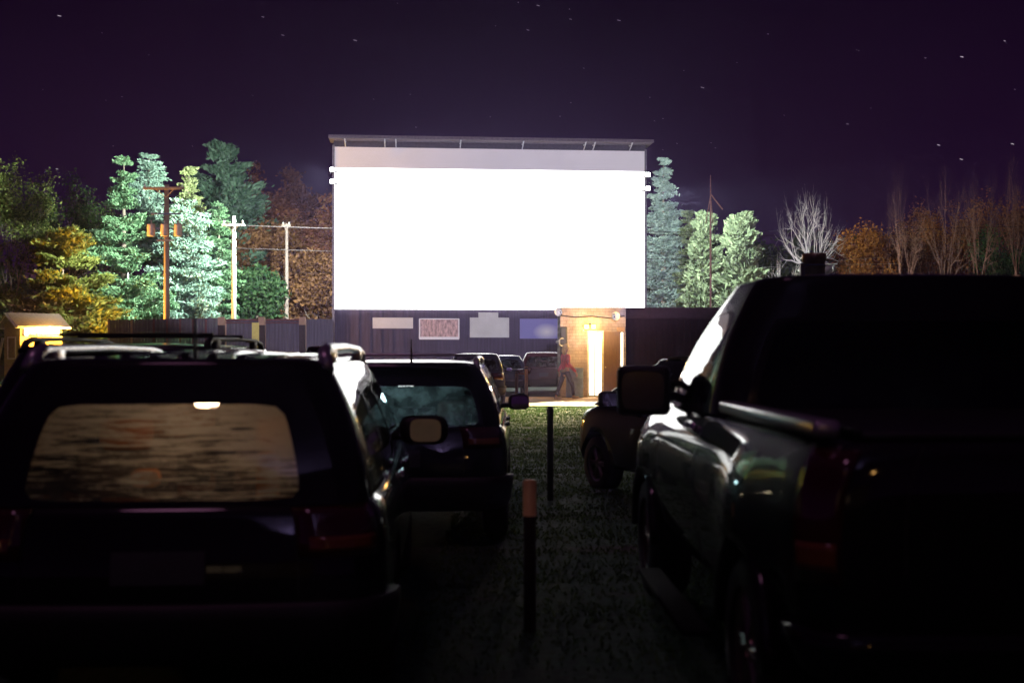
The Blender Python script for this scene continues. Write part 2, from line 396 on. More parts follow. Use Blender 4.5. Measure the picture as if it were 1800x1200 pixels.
VAN = dict(L=4.85, hw=1.0, sill=.28, belt=.98, cowl=3.7, drop=.12, wr=.33, axles=(.95, 3.95), g0=(.985, .07, 4.3, .92, .13), g1=(1.575, .26, 3.2, .72, .14),
           side=((1, 7), (8, 14), (15, 23)), rglass=FOG, rails=.065, railr=.026, ribs=True, ant=(.04, .55, .2), mir=(.34, .2), miry=2.95, mirz=1.13, mirx=.93, mgw=.62, mirr=.08,
           seats=(1.0, 1.9, 2.7), hrmat=TAN, handles=(9.5, 14.2), hmat=CHROME, seams=(8.5, 14.6), rwin=(0, 12, 0, 7, 1.25, 10.75, .3, 6.0), bulge=.03)
van, vlb, vgb = vehicle('minivan', (-1.53, 5.2), 3.4, PAINT, 'black minivan in the left foreground with a fogged rear window lit from inside', 'minivan', VAN)
m = MB(); m.lathe([(.001, -.012), (.05, -.008), (.06, .01), (.06, .03), (.001, .03)], (.08, .62, 1.4), n=20)
m.build('dome_lamp', E('dome_lamp_glow', (1, .76, .5), 32), van, True)
dl = lamp('dome_light', 'POINT', (.08, .36, 1.385), .34, (1, .66, .42), van, shadow_soft_size=.04)
OC = P('orange_block', (.9, .3, .06), .7)  # two plain rounded orange blocks behind the rear window
m = MB(); m.rbox((.42, .3, 1.08), (.1, .1, .24), .03, 3); m.build('tall_orange_block', OC, van, True)
m = MB(); m.rbox((-.14, .32, 1.08), (.13, .09, .08), .03, 3); m.build('ball', OC, van, True)  # low flat-sided orange block

SUV = dict(L=4.6, hw=.95, sill=.3, belt=1.02, cowl=3.35, drop=.1, wr=.36, axles=(.85, 3.6), g0=(1.025, .1, 3.75, .885, .13), g1=(1.52, .3, 2.75, .70, .13),
           side=((1, 7), (8, 15), (16, 23)), rails=.05, railr=.02, cross=(.75, 2.0), cmat=SILVER, ant=(.07, .5, .2), mir=(.23, .17), miry=3.05, mirz=1.12, mirx=.93, spoiler=True, wiper=True,
           seats=(1.1, 2.3), seatz=.86, rwin=(0, 12, 0, 7, .3, 11.7, .1, 5.6), tailb=(4.5, 6.9))
suv1, _, _ = vehicle('suv', (-.97, 10.2), 0, PAINT2, 'dark estate car with silver roof rack just beyond the minivan, mirror over the grass', 'car', SUV)
m = MB(); m.rbox((.0, .75, 1.37), (.16, .08, .03), .012); m.build('dome_lamp', E('cool_dome_glow', (.9, 1, 1), 6), suv1)
lamp('dome_light', 'POINT', (.0, .62, 1.34), 3.4, (.55, .85, .9), suv1, shadow_soft_size=.05)
SUV2 = dict(SUV); SUV2.update(cross=(.6, 1.7), g1=(1.66, .35, 2.9, .74, .14), g0=(1.05, .1, 3.8, .9, .13), rmat=PLASTIC, cmat=PLASTIC, ant=None, rails=.07)
vehicle('suv', (-3.0, 8.6), 1, PAINT, 'dark off-roader with black roof bars at the far left beyond the minivan roof', 'car', SUV2)
SUV3 = dict(SUV); SUV3.update(cross=(), rails=.03, rmat=PLASTIC, ant=None, L=4.2, rad=.35, wr=.33, mir=(.26, .19), miry=2.75, mirz=1.13, mirx=1.0, g1=(1.54, .35, 2.55, .68, .13), axles=(.8, 3.45), drop=.16)
c25, s25 = math.cos(R(24)), math.sin(R(24))
# front-left wheel at (1.03, 14.4)
ox = 1.1+.83*c25+3.45*s25; oy = 14.45+.83*s25-3.45*c25
vehicle('hatchback', (ox, oy), 24, PAINT2, 'dark angled car between the grass and the pickup, one alloy wheel showing', 'car', SUV3)

TRUCK = dict(L=4.95, hw=1.12, sill=.5, belt=1.33, cowl=3.3, drop=.12, wr=.4, ww=.27, axles=(.95, 4.1), rad=.16, bow=.03,
             prof=[(0, .08, .9), (.1, .03, .95), (.3, .0, .985), (.5, 0, 1.0), (.68, .0, 1.0), (.82, .0, .985), (.93, .01, .955), (1, .02, .915)],
             g0=(1.34, 1.88, 3.5, 1.05, .13), g1=(2.0, 1.98, 2.75, .80, .15), side=((2, 22),), rglass=DGLASS, rails=0,
             mir=(.32, .3), miry=3.1, mirz=1.43, mirx=1.08, mirr=.04, mirmat=DARKM, tow=True, seats=(2.4,), seatz=1.3, handles=(10.6,), hmat=CHROME, seams=(9.8, 16.5), tail=((-4.2, -.6), (12.6, 16.2)), tailb=(2.6, 6.6),
             bump=(-.0, 1.6), bmat=PAINT, hips=.06, gbow=.03, rbulge=.01, bulge=.035)
trk, tlb, tgb = vehicle('pickup_truck', (2.1, 4.15), 1.2, PAINT, 'black pickup truck filling the right foreground with a big square towing mirror', 'pickup', TRUCK)
for sd in (-1, 1):
    m = MB(); m.rbox((sd*.98, .98, 1.385), (.1, 1.75, .06), .02, 3); m.build('bed_rail', SILVER, trk, True)
    m = MB(); m.rbox((sd*.87, .98, 1.375), (.035, 1.75, .03), .01, 2); m.build('cover_rail', PLASTIC, trk, True)
    for wy in (.95, 4.1):
        m = MB(); m.tube([(sd*(1.1), wy+math.cos(a)*.475, .42+math.sin(a)*.475) for a in [math.pi*k/16 for k in range(17)]], [.034]*17, 8)
        m.build('fender_flare', PAINT, trk, True)
    m = MB(); m.rbox((sd*1.17, 2.5, .3), (.15, 1.7, .035), .015, 2); m.tube([(sd*1.24, 1.65, .32), (sd*1.24, 3.35, .32)], .012, 8); m.build('running_board', STEP, trk, True)
m = MB(); m.rbox((0, .98, 1.36), (1.72, 1.78, .03), .012, 2); m.build('bed_cover', PLASTIC, trk, True)
m = MB(); m.rbox((0, -.0, 1.02), (.3, .05, .08), .02, 3); m.build('tailgate_handle', PLASTIC, trk, True)

SEDAN = dict(L=4.4, hw=.88, sill=.25, belt=.93, cowl=3.2, drop=.2, wr=.32, axles=(.85, 3.5), g0=(.935, .65, 3.5, .82, .12), g1=(1.38, 1.15, 2.5, .62, .12),
             side=((1, 11), (12, 23)), mir=(.2, .14), miry=3.0, mirz=1.0, seats=(1.4, 2.3), rwin=(0, 12, 0, 7, .2, 11.8, .4, 6.4))
HATCH = dict(SEDAN); HATCH.update(belt=.95, g0=(.955, .1, 3.4, .84, .12), g1=(1.45, .3, 2.5, .66, .12), wiper=True)
MVAN = dict(HATCH); MVAN.update(g0=(.99, .08, 3.7, .85, .12), belt=.98, g1=(1.5, .3, 2.7, .68, .12))
vehicle('sedan', ((-.30), 44.2), 0, PAINT4, 'small dark saloon with red tail lamps parked before the screen, right of a pair', 'car', SEDAN, 'cars parked below the screen')
vehicle('hatchback', ((-1.08), 35.5), 0, PAINT4, 'dark hatchback half hidden by the estate car, left one of a close pair', 'car', HATCH, 'cars parked below the screen')
vehicle('people_carrier', (1.2, 45.2), 0, PAINT3, 'maroon people carrier beside the person, behind the tan post', 'car', MVAN, 'cars parked below the screen')
vehicle('hatchback', (-4.5, 30.0), 6, PAINT, 'dark car peeping over between the minivan and estate car roofs', 'car', dict(MVAN, g1=(1.66, .3, 2.7, .68, .12)), 'cars parked below the screen')

# ------------------------------------------------------------------ ground
def groundmat():
    m, nt, out = nmat('grass_and_gravel'); b = N(nt, 'ShaderNodeBsdfPrincipled'); b.inputs['Roughness'].default_value = .9
    b.inputs['Specular IOR Level'].default_value = .2
    f = noise(nt, .55, 6, stretch=(.35, 1.4, 1)); f2 = noise(nt, 14, 5)
    g = ramp(nt, f2, [(.35, (.016, .045, .024)), (.62, (.045, .12, .06))]); d = ramp(nt, f2, [(.35, (.03, .028, .026)), (.65, (.1, .09, .08))])
    mx = N(nt, 'ShaderNodeMix', data_type='RGBA'); nt.links.new(ramp(nt, f, [(.57, (0, 0, 0)), (.7, (1, 1, 1))]), mx.inputs[0])
    nt.links.new(g, mx.inputs[6]); nt.links.new(d, mx.inputs[7]); nt.links.new(mx.outputs[2], b.inputs['Base Color'])
    bp = N(nt, 'ShaderNodeBump'); bp.inputs['Strength'].default_value = .3; bp.inputs['Distance'].default_value = .02
    nt.links.new(noise(nt, 22, 6), bp.inputs['Height']); nt.links.new(bp.outputs[0], b.inputs['Normal'])
    nt.links.new(b.outputs[0], out.inputs[0]); return m
xs = list(np.concatenate([np.linspace(-600, -40, 12)[:-1], np.linspace(-40, 40, 60), np.linspace(40, 600, 12)[1:]]))
ys = list(np.concatenate([np.linspace(-120, 0, 12)[:-1], np.linspace(0, 40, 161), np.linspace(40, 700, 40)[1:]]))
V = [(x, y, gz(x, y)+(random.uniform(-.012, .012) if 3 < y < 33 and abs(x) < 40 else 0)) for y in ys for x in xs]; nx = len(xs)
mkobj('ground', V, [(j*nx+i, j*nx+i+1, (j+1)*nx+i+1, (j+1)*nx+i) for j in range(len(ys)-1) for i in range(nx-1)], groundmat(), smooth=True)['kind'] = 'structure'
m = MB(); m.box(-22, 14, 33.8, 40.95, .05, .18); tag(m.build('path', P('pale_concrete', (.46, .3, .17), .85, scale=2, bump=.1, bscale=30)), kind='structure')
# short grass
n = 42000; V = np.zeros((n, 3, 3)); yy = 6+28*rng.random(n)**.8; xx = -.6+rng.random(n)*(yy*.14+1.2)
for i in range(n):
    h = random.uniform(.015, .045); a = random.uniform(0, 6.28); w = .006+yy[i]*.0004; z = gz(xx[i], yy[i])-.005; dx, dy = math.cos(a)*w, math.sin(a)*w
    V[i] = ((xx[i]-dx, yy[i]-dy, z), (xx[i]+dx, yy[i]+dy, z), (xx[i]+random.uniform(-.03, .03), yy[i]+random.uniform(-.03, .03), z+h))
tag(mkobj('grass', V.reshape(-1, 3).tolist(), [(3*i, 3*i+1, 3*i+2) for i in range(n)], leafmat('grass_blades', (.05, .1, .035), (.08, .15, .05), (.12, .2, .07), .55)), 'short trampled grass between the parked cars', 'grass', kind='stuff')

# ------------------------------------------------------------------ screen tower
A = Vector(((588-900)/F*64, 64, 0)); B = Vector(((1133-900)/F*65.4, 65.4, 0)); W = (B-A).length
rz = math.atan2(B.y-A.y, B.x-A.x)
SCR = empty('movie_screen', (A.x, A.y, .15), rz, label='huge outdoor cinema screen glowing blank white on a dark tower', cat='movie screen')
O = .15; zt, zp, zb_ = 12.74-O, 11.62-O, 4.06-O
DARKW = P('dark_purple_boards', (.055, .04, .075), .8, scale=1.2, var=.35, stretch=(8, 1, .4), bump=.2)
BEAM = P('dark_steel', (.12, .11, .14), .5, metal=.4)
GREYSC = P('unlit_screen_paint', (.88, .87, .89), .8, var=.04, scale=.4)
m = MB(); m.box(0, W, .12, .5, 0, zb_-.004)
for k in range(int(W/.6)): m.box(k*.6+.05, k*.6+.09, .09, .13, 0, zb_-.05)
m.build('base_wall', DARKW, SCR)
m = MB(); m.box(0, W, .0, .5, zb_, zp); m.build('lit_picture', E('projected_light', (1, 1, .97), 6, var=.02, scale=.2), SCR)
m = MB(); m.box(0, W, .0, .5, zp+.003, zt); m.build('screen_border', GREYSC, SCR)
m = MB(); m.box(-.12, 0-.003, -.02, .6, 0, zt+.1); m.box(W+.003, W+.12, -.02, .6, 0, zt+.1); m.build('side_frame', BEAM, SCR)
m = MB(); m.box(-.25, W+.3, -1.1, .7, zt+.32, zt+.4); m.box(-.25, W+.3, -1.14, -1.1, zt+.27, zt+.44); m.build('canopy', P('weathered_canopy', (.11, .09, .12), .7), SCR)
m = MB(); m.box(-.05, W+.05, .02, .5, zt+.003, zt+.32); m.build('canopy_wall', P('dark_soffit', (.05, .045, .07), .7), SCR)
for fx in (.035, .16, .195, .4, .6, .8, .83, .95):
    x = fx*W; m = MB(); m.tube([(x, -.95, zt+.27), (x, 0.0, zt+.02)], .03, 6); m.tube([(x, -1.0, zt+.27), (x, .0, zt+.27)], .035, 6); m.build('bracket', P('pale_steel_bracket', (.4, .42, .5), .5), SCR)
m = MB(); m.tube([(0, -.6, zt+.24), (W, -.6, zt+.24)], .035, 6); m.build('canopy_pipe', BEAM, SCR)
m = MB()
for k in range(7): m.tube([(W*k/6, .6, 0), (W*k/6, 3.5, 0), (W*k/6, .6, zt-.5)], .12, 6)
m.build('rear_brace', BEAM, SCR)
# boards on the base wall
def board(name, x0, x1, y0, y1, mat, label, extra=None):
    def u(px): # px -> distance along wall
        # ray/plane intersection
        d = Vector(((px-900)/F, 1, 0)); n = Vector((-(B-A).y, (B-A).x, 0)).normalized(); k = A.dot(n)/d.dot(n); q = d*k
        return (q-A).length, k
    a, ka = u(x0); b, kb = u(x1); zz = lambda py, k: EYE-(py-HZ)/F*k-.15
    r = empty(name, (A.x, A.y, .15), rz, label=label, cat='board', group='boards on the wall below the screen')
    m = MB(); m.box(a, b, .02, .085, zz(y1, ka), zz(y0, ka))
    if extra: c, kc = u(extra[0]); d_, _ = u(extra[1]); m.box(c, d_, .03, .083, zz(y0, kc)-.01, zz(extra[2], kc))
    m.build('panel', mat, r)
    return r, a, b, zz(y1, ka), zz(y0, ka)
board('notice_board', 655, 726, 558, 577, P('pale_grey_board', (.62, .6, .62), .6, var=.12, scale=.8), 'plain long grey board under the screen, shallowest and leftmost')
r, a, b, z0, z1 = board('notice_board', 737, 807, 560, 595, P('pinkish_pattern_board', (.5, .33, .33), .6, var=.6, scale=3.5, stretch=(2.4, 1, 1)), 'pinkish patterned board with a white lower edge under the screen')
m = MB()
for q in ((a, b, z0-.05, z0+.1), (a, b, z1-.04, z1+.02), (a-.02, a+.05, z0, z1), (b-.05, b+.02, z0, z1)): m.box(q[0], q[1], 0, .015, q[2], q[3])
m.build('border', P('white_border', (.8, .78, .82), .5, var=.05), r)
board('notice_board', 826, 895, 558, 593, P('pale_board', (.6, .6, .6), .6, var=.12, scale=.8), 'pale grey board with a raised middle step on top', (841, 876, 549))
m_, nt, out = nmat('blue_board'); bs = N(nt, 'ShaderNodeBsdfPrincipled'); bs.inputs['Roughness'].default_value = .5
tc = N(nt, 'ShaderNodeTexCoord'); mp = N(nt, 'ShaderNodeMapping'); gr = N(nt, 'ShaderNodeTexGradient', gradient_type='SPHERICAL')
nt.links.new(tc.outputs['Generated'], mp.inputs[0]); mp.inputs['Location'].default_value = (-1.9, 0, -.75); mp.inputs['Scale'].default_value = (2.8, 0, 2.2)
nt.links.new(mp.outputs[0], gr.inputs[0]); nt.links.new(ramp(nt, gr.outputs[1], [(0, (.14, .13, .42)), (1, (.6, .58, .6))]), bs.inputs['Base Color']); nt.links.new(bs.outputs[0], out.inputs[0])
board('notice_board', 914, 983, 560, 595, m_, 'blue board with a pale round patch beside the brick hut')
# floodlights on tower edges
FL = E('floodlight_lens', (.9, 1, .95), 30, var=.02)
def flood(px, py, d, tgt, power, label, size=115):
    p = at(px, py, d); e = empty('floodlight', p, 0, label=label, cat='floodlight', group='floodlights on the screen tower edges')
    s = -1 if px < 900 else 1
    m = MB(); m.rbox((0, .12, 0), (.28, .2, .26), .04, 2); m.tube([(0, .1, -.1), (-s*.3, .3, -.1)], .04, 6); m.build('housing', BEAM, e)
    m = MB(); m.rbox((0, -.0, 0), (.22, .06, .2), .02, 2); m.build('lens', FL, e)
    l = lamp('flood_beam', 'SPOT', (s*.45, .95, 0), power, (.82, 1, .86), e, spot_size=R(size), spot_blend=.7, shadow_soft_size=.25)
    aim(l, Vector(tgt)-p-Vector((s*.45, .95, 0)), (0, 0, 0))
flood(584, 298, 63.2, (-24, 76, 6), 75000, 'upper floodlight on the left edge of the screen')
flood(584, 319, 63.2, (-19, 78, 5), 30000, 'lower floodlight on the left edge of the screen')
flood(1139, 307, 64.6, (14, 84, 8), 42000, 'upper floodlight on the right edge of the screen')
flood(1139, 331, 64.6, (14.0, 53.5, 6.6), 30000, 'lower floodlight on the right edge of the screen', 34)

# ------------------------------------------------------------------ fence left
FENCE = P('stained_fence_boards', (.095, .08, .12), .85, scale=1.5, var=.35, stretch=(7, 1, .3), bump=.25)
POSTM = P('pale_post_wood', (.35, .22, .16), .8, scale=4, stretch=(1, 1, .3)); RAILM = P('reddish_rail', (.14, .05, .06), .7)
def fence(px0, px1, d0, d1, top, label, rails=False, seams=5):
    p, q = at(px0, top[0], d0), at(px1, top[1], d1); e = empty('fence', (p.x, p.y, .15), math.atan2(q.y-p.y, q.x-p.x), label=label, cat='fence', group='board fence left of the screen')
    L = math.hypot(q.x-p.x, q.y-p.y); m = MB(); k = 0; x = 0; h0, h1 = p.z-.15, q.z-.15
    while x < L-.02:
        w = min(.145, L-x); h = h0+(h1-h0)*x/L+random.uniform(-.012, .012); m.box(x, x+w-.006, random.uniform(0, .006), .03, 0, h); x += .15
    m.box(0, L, .04, .08, .4, .5); m.box(0, L, .04, .08, h0-.5, h0-.4); m.build('boards', FENCE, e)
    if rails: m = MB(); m.tube([(0, -.06, h0+.02), (L, -.06, h1+.02)], .05, 8); m.tube([(0, -.05, h0-.12), (L, -.05, h1-.12)], .03, 8); m.build('top_rail', RAILM, e)
    for t in range(seams):
        x = L*(t+.0)/seams; m = MB(); m.box(x-.05, x+.05, -.05, -.01, 0, h0+.03); m.build('batten', POSTM if seams < 4 else RAILM, e)
    return e
fence(191, 270, 56, 57, (562, 561), 'leftmost dark fence stretch beside the orange lit pine', seams=2)
fence(270, 384, 57, 58.5, (561, 559), 'second dark fence stretch behind the brown pole', seams=5)
fence(396, 459, 58.6, 59.4, (563, 563), 'fence stretch with reddish top rail next to the yellow panel', True, 1)
fence(465, 530, 59.5, 60.4, (563, 563), 'reddish railed fence stretch right of the yellow panel', True, 1)
fence(536, 587, 60.5, 61.5, (561, 561), 'last fence stretch, ending at the screen tower', seams=1)
for px, d, lab in ((390, 58.5, 'pale topped fence post left of the yellow panel'), (461, 59.4, 'fence post right against the yellow panel'), (532, 60.4, 'fence post nearest the screen tower')):
    p = at(px, 559, d); m = MB(); m.box(-.15, .15, -.12, .12, 0, p.z-.15-.35); e = empty('fence_post', (p.x, d-.1, .15), 0, label=lab, cat='post', group='square fence posts'); m.build('shaft', P('dark_post', (.04, .025, .03), .8), e)
    m = MB(); m.rbox((0, 0, p.z-.15-.15), (.31, .25, .4), .02); m.build('post_cap', POSTM, e)
p = at(443, 567, 58.7); q = at(457, 567, 58.9); m = MB(); m.box(p.x, q.x, p.y-.04, p.y+.0, .2, p.z); tag(m.build('yellow_panel', P('yellow_paint', (.62, .52, .14), .6, var=.08)), 'narrow yellow panel set in the dark fence', 'panel')

# ------------------------------------------------------------------ hut, dark building, barrel, lamps
BRICK, nt, out = nmat('pinkish_blockwork'); bs = N(nt, 'ShaderNodeBsdfPrincipled'); bs.inputs['Roughness'].default_value = .85
bk = N(nt, 'ShaderNodeTexBrick'); tc = N(nt, 'ShaderNodeTexCoord'); mp = N(nt, 'ShaderNodeMapping'); mp.inputs['Rotation'].default_value = (math.pi/2, 0, 0)
nt.links.new(tc.outputs['Object'], mp.inputs[0]); nt.links.new(mp.outputs[0], bk.inputs[0]); bk.inputs['Scale'].default_value = 2.4
bk.inputs['Color1'].default_value = (.4, .31, .3, 1); bk.inputs['Color2'].default_value = (.35, .27, .26, 1); bk.inputs['Mortar'].default_value = (.25, .18, .17, 1); bk.inputs['Mortar Size'].default_value = .015
mx = N(nt, 'ShaderNodeMix', data_type='RGBA', blend_type='MULTIPLY'); mx.inputs[0].default_value = 1; nt.links.new(bk.outputs[0], mx.inputs[6]); nt.links.new(ramp(nt, noise(nt, 2, 5), [(.35, (.6, .6, .6)), (.65, (1.2, 1.2, 1.2))]), mx.inputs[7])
nt.links.new(mx.outputs[2], bs.inputs[0]); nt.links.new(bs.outputs[0], out.inputs[0])
hz = .19; H = empty('brick_hut', (1.66, 41, hz), 0, label='small flat topped blockwork hut with a bright open doorway', cat='hut')
hh = 3.25-hz; dx0, dx1, dh = .98, 1.43, 2.2
m = MB(); m.box(0, dx0, 0, .2, 0, hh); m.box(dx1, 2.24, 0, .2, 0, hh); m.box(dx0, dx1, 0, .2, dh, hh); m.box(0, .2, .2, 2.6, 0, hh); m.box(2.04, 2.24, .2, 2.6, 0, hh); m.box(.2, 2.04, 2.4, 2.6, 0, hh)
m.build('wall', BRICK, H)
m = MB(); m.box(.2, 2.04, .2, 2.4, .0, .03); m.box(.2, 2.04, .2, 2.4, hh-.15, hh-.02); m.build('roof', P('hut_inside', (.7, .66, .6), .8), H)
m = MB(); m.box(.22, 2.02, 2.0, 2.04, .05, hh-.2); m.build('inner_wall', E('glowing_hut_interior', (1, .9, .78), 2.6, var=.15), H)  # inner wall glows itself in place of lamplight falling on it
m = MB(); m.box(dx0-.06, dx0, -.03, .2, 0, dh+.06); m.box(dx1, dx1+.05, -.03, .2, 0, dh+.06); m.box(dx0, dx1, -.03, .2, dh, dh+.06); m.box(1.17, 1.2, .05, .09, 0, dh); m.build('door_frame', P('white_door_frame', (.75, .7, .62), .6), H)
dr = MB(); dr.box(dx1+.06, 2.03, -.07, -.02, .03, dh+.02); dr = dr.build('door', P('brown_door', (.16, .09, .06), .6, stretch=(6, 1, .4)), H)
m = MB(); m.ball((dx1+.13, -.1, 1.0), .035); m.build('handle', CHROME, dr, True)
m = MB(); m.rbox((2.11, -.03, 1.35), (.08, .05, 1.7), .015); m.build('strip_lamp', E('strip_lamp_glow', (1, .84, .6), 3.5), H)
m = MB(); m.rbox((2.08, -.04, 2.3), (.28, .06, .16), .02); m.build('lamp_hood', POSTM, H)
m = MB(); m.tube([(.0, -.03, 2.78), (.5, -.03, 2.72), (1.1, -.03, 2.75), (1.7, -.03, 2.68), (2.2, -.03, 2.76)], .018, 6); m.build('cable', PLASTIC, H)
lamp('hut_inner_light', 'POINT', (1.2, .8, 1.9), 380, (1, .86, .68), H, shadow_soft_size=.15)
e = empty('wall_lamp', (2.67, 40.86, 2.58), 0, label='twin headed yellow lamp above the hut doorway', cat='lamp')
m = MB(); m.rbox((0, .1, .05), (.3, .06, .1), .02); m.build('bracket', PLASTIC, e)
for sx in (-.12, .12): m = MB(); m.rbox((sx, 0, 0), (.17, .12, .17), .04, 3); m.build('lamp_head', E('yellow_lamp_glow', (1, .62, .06), 16, var=.02), e, True)
lamp('wall_lamp_light', 'POINT', (0, -.9, .0), 190, (1, .6, .1), e, shadow_soft_size=.12)
wl = lamp('wall_lamp_beam', 'SPOT', (0, -.35, 0), 17000, (1, .82, .42), e, spot_size=R(33), spot_blend=.9, shadow_soft_size=.15); aim(wl, (-1.4, -6.5, -2.6), (0, 0, 0))
for i, (px, py, lab) in enumerate(((985, 548, 'white horn speaker at the top left corner of the hut'), (1080, 556, 'white horn speaker high on the right of the hut'), (982, 601, 'white horn speaker low beside the blue board'))):
    p = at(px, py, 40.8); e = empty('horn_speaker', p, 0, label=lab, cat='speaker', group='horn speakers on the hut')
    M = Matrix.Rotation(R(-25+35*i), 4, 'Z'); m = MB(); m.lathe([(.15, -.16), (.14, -.15), (.06, .0), (.04, .1), (.001, .1)], axis='y', n=16, M=M); m.F = m.F[:-2]; m.build('horn', P('white_horn', (.7, .68, .66), .5), e, True)
    m = MB(); m.tube([(0, .05, 0), (0.03, .22, -.05)], .02, 6); m.build('bracket', PLASTIC, e)
p = at(991, 587, 40.8); m = MB(); m.rbox((p.x, 40.85, 1.6+.3), (.24, .18, 1.35), .03); tag(m.build('meter_cabinet', PLASTIC), 'tall dark cabinet on the left end of the hut front', 'cabinet')
D = empty('dark_building', (3.93, 41.3, .15), 0, label='long low dark building running right from the hut', cat='building')
m = MB(); m.box(0, 14, 0, 6, 0, 2.72)
for k in range(70): m.box(k*.2+.03, k*.2+.06, -.03, 0.01, 0, 2.7)
m.build('wall', P('maroon_metal_siding', (.012, .005, .012), .9, spec=.1), D)
m = MB(); m.box(-.0, 14.1, -.1, 6.1, 2.723, 3.1); m.build('roof', P('dark_fascia', (.022, .012, .022), .9, spec=.1), D)
B_ = empty('barrel', (at(1010, 700, 40.2).x, 40.2, .19), 0, label='blue grey drum standing between the person and the hut', cat='barrel')
m = MB(); pr = [(.01, 0), (.29, 0), (.3, .02), (.29, .05)]
for k in (1, 2): pr += [(.29, .32*k-.03), (.305, .32*k), (.29, .32*k+.03)]
pr += [(.29, .93), (.3, .96), (.28, .98), (.01, .97)]; m.lathe(pr, n=28); m.build('drum', P('blue_grey_drum', (.2, .32, .48), .5, var=.2, bump=.1), B_, True)
m = MB(); m.lathe([(.01, .975), (.3, .975), (.3, 1.01), (.01, 1.02)], n=28); m.build('lid', P('drum_lid', (.3, .34, .38), .5), B_)
m = MB(); a, b = at(893, 634, 56), at(921, 634, 56); m.box(a.x, b.x, 56, 56.05, .15, a.z); m.box(a.x+.1, a.x+.18, 56.05, 56.12, .15, a.z); m.box(b.x-.18, b.x-.1, 56.05, 56.12, .15, a.z)
tag(m.build('pale_green_patch', P('pale_green_surface', (.45, .6, .33), .8)), 'pale green upright patch in the gap between two far cars', 'wall')  # plain upright piece filling the gap with pale green
# posts
def post(px, base_d, h, r, mat, label, top=None):
    p = at(px, 0, base_d); z = gz(p.x, base_d); e = empty('speaker_post', (p.x, base_d, z), R(random.uniform(0, 30)), label=label, cat='post', group='speaker posts in the lot')
    m = MB(); m.tube([(0, 0, -.1), (.003, .002, h*.5), (0, 0, h-.01), (0, 0, h)], [r, r, r, r*.8], 14); m.build('shaft', mat, e, True)
    if top: m = MB(); m.lathe([(r+.003, h-.21), (r+.003, h-.006), (r*.8, h+.004), (.001, h+.004)], n=18); m.build('lit_top_colour', top, e, True)
    else: m = MB(); m.lathe([(r*1.12, h*.93), (r*1.12, h*.97), (r*1.0, h*.98), (r*1.0, h*.92)], n=14); m.build('band', PLASTIC, e, True)
WOOD = P('weathered_post', (.22, .12, .07), .8, scale=6, stretch=(1, 1, .2), bump=.3); YW = P('yellow_post', (.8, .5, .2), .7, scale=5, stretch=(1, 1, .2)); WOODD = P('shaded_post_colour', (.035, .022, .02), .85, scale=6, stretch=(1, 1, .2), bump=.3); YT = P('lamplit_post_colour', (.9, .62, .22), .6, var=.12, scale=20, stretch=(1, 1, .3)); DK = P('dark_green_post', (.03, .045, .045), .6)
post(931, 7.1, .9, .036, WOODD, 'nearest post, lamplit top and shaded shaft put into its colours, between minivan and pickup', YT)  # lamplight on the top and shade below it are put into the colours
post(967, 13.3, 1.05, .035, DK, 'thin dark post standing alone in the grass')
post(908, 44.0, .85, .06, WOOD, 'short tan post between the two far cars')
post(925, 42.5, 1.05, .06, YW, 'taller tan post in front of the maroon people carrier')

# ------------------------------------------------------------------ shed
OR = P('shed_boards', (.5, .36, .16), .8, stretch=(1, 1, 6), scale=3); TRIM = P('pale_trim', (.75, .66, .6), .6)
p0 = at(10, 600, 59); SH = empty('shed', (p0.x-.1, 60.0, .15), R(-42), label='small gabled shed at the far left with a glaring lit side', cat='shed')
w, l, he, ha = 1.7, 2.2, 3.0, 3.45
m = MB(); m.add([(-w/2, 0, 0), (w/2, 0, 0), (w/2, 0, he), (0, 0, ha), (-w/2, 0, he), (-w/2, l, 0), (w/2, l, 0), (w/2, l, he), (0, l, ha), (-w/2, l, he)], [(0, 1, 2, 3, 4), (6, 5, 9, 8, 7), (1, 6, 7, 2), (5, 0, 4, 9)]); m.build('wall', OR, SH)
m = MB()
for s in (-1, 1):
    a = Vector((0, 0, ha+.03)); b = Vector((s*(w/2+.3), 0, he-.2)); nrm = Vector((0, 0, .09))
    V = [a+Vector((0, -.3, 0)), b+Vector((0, -.3, 0)), b+Vector((0, l+.3, 0)), a+Vector((0, l+.3, 0))]; m.add(V+[v+nrm for v in V], [(0, 1, 2, 3), (7, 6, 5, 4), (0, 4, 5, 1), (1, 5, 6, 2), (2, 6, 7, 3), (3, 7, 4, 0)])
rf = m.build('roof', P('shed_shingles', (.16, .13, .12), .9), SH)
m = MB()
for s in (-1, 1): m.tube([(0, -.34, ha+.05), (s*(w/2+.3), -.34, he-.18)], .07, 4); m.tube([(s*(w/2+.33), -.3, he-.17), (s*(w/2+.33), l+.3, he-.17)], .06, 4)
m.build('fascia', TRIM, rf)
m = MB()
for q in ((-.45, -.38, 1.3, 2.3), (.38, .45, 1.3, 2.3), (-.45, .45, 2.3, 2.37), (-.45, .45, 1.23, 1.3)): m.box(q[0], q[1], -.05, -.0, q[2], q[3])
wf = m.build('window', TRIM, SH); m = MB(); m.box(-.37, .37, -.02, -.005, 1.31, 2.29); m.build('pane', P('shed_pane', (.3, .2, .08), .4), wf)
e = empty('work_lamp', SH.matrix_world.to_translation(), 0, label='glaring white orange lamp on the side of the shed', cat='lamp')
e.location = SH.location; e.rotation_euler = SH.rotation_euler
m = MB(); m.rbox((-0 if 0 else (w/2+.1), l*.5, 2.66), (.1, 1.8, .46), .03); m.build('lamp_panel', E('shed_lamp_glow', (1, .72, .28), 40, var=.03), e)
m = MB(); m.rbox((w/2+.02, l*.5, 2.66), (.05, 1.9, .54), .02); m.build('lamp_housing', BEAM, e)
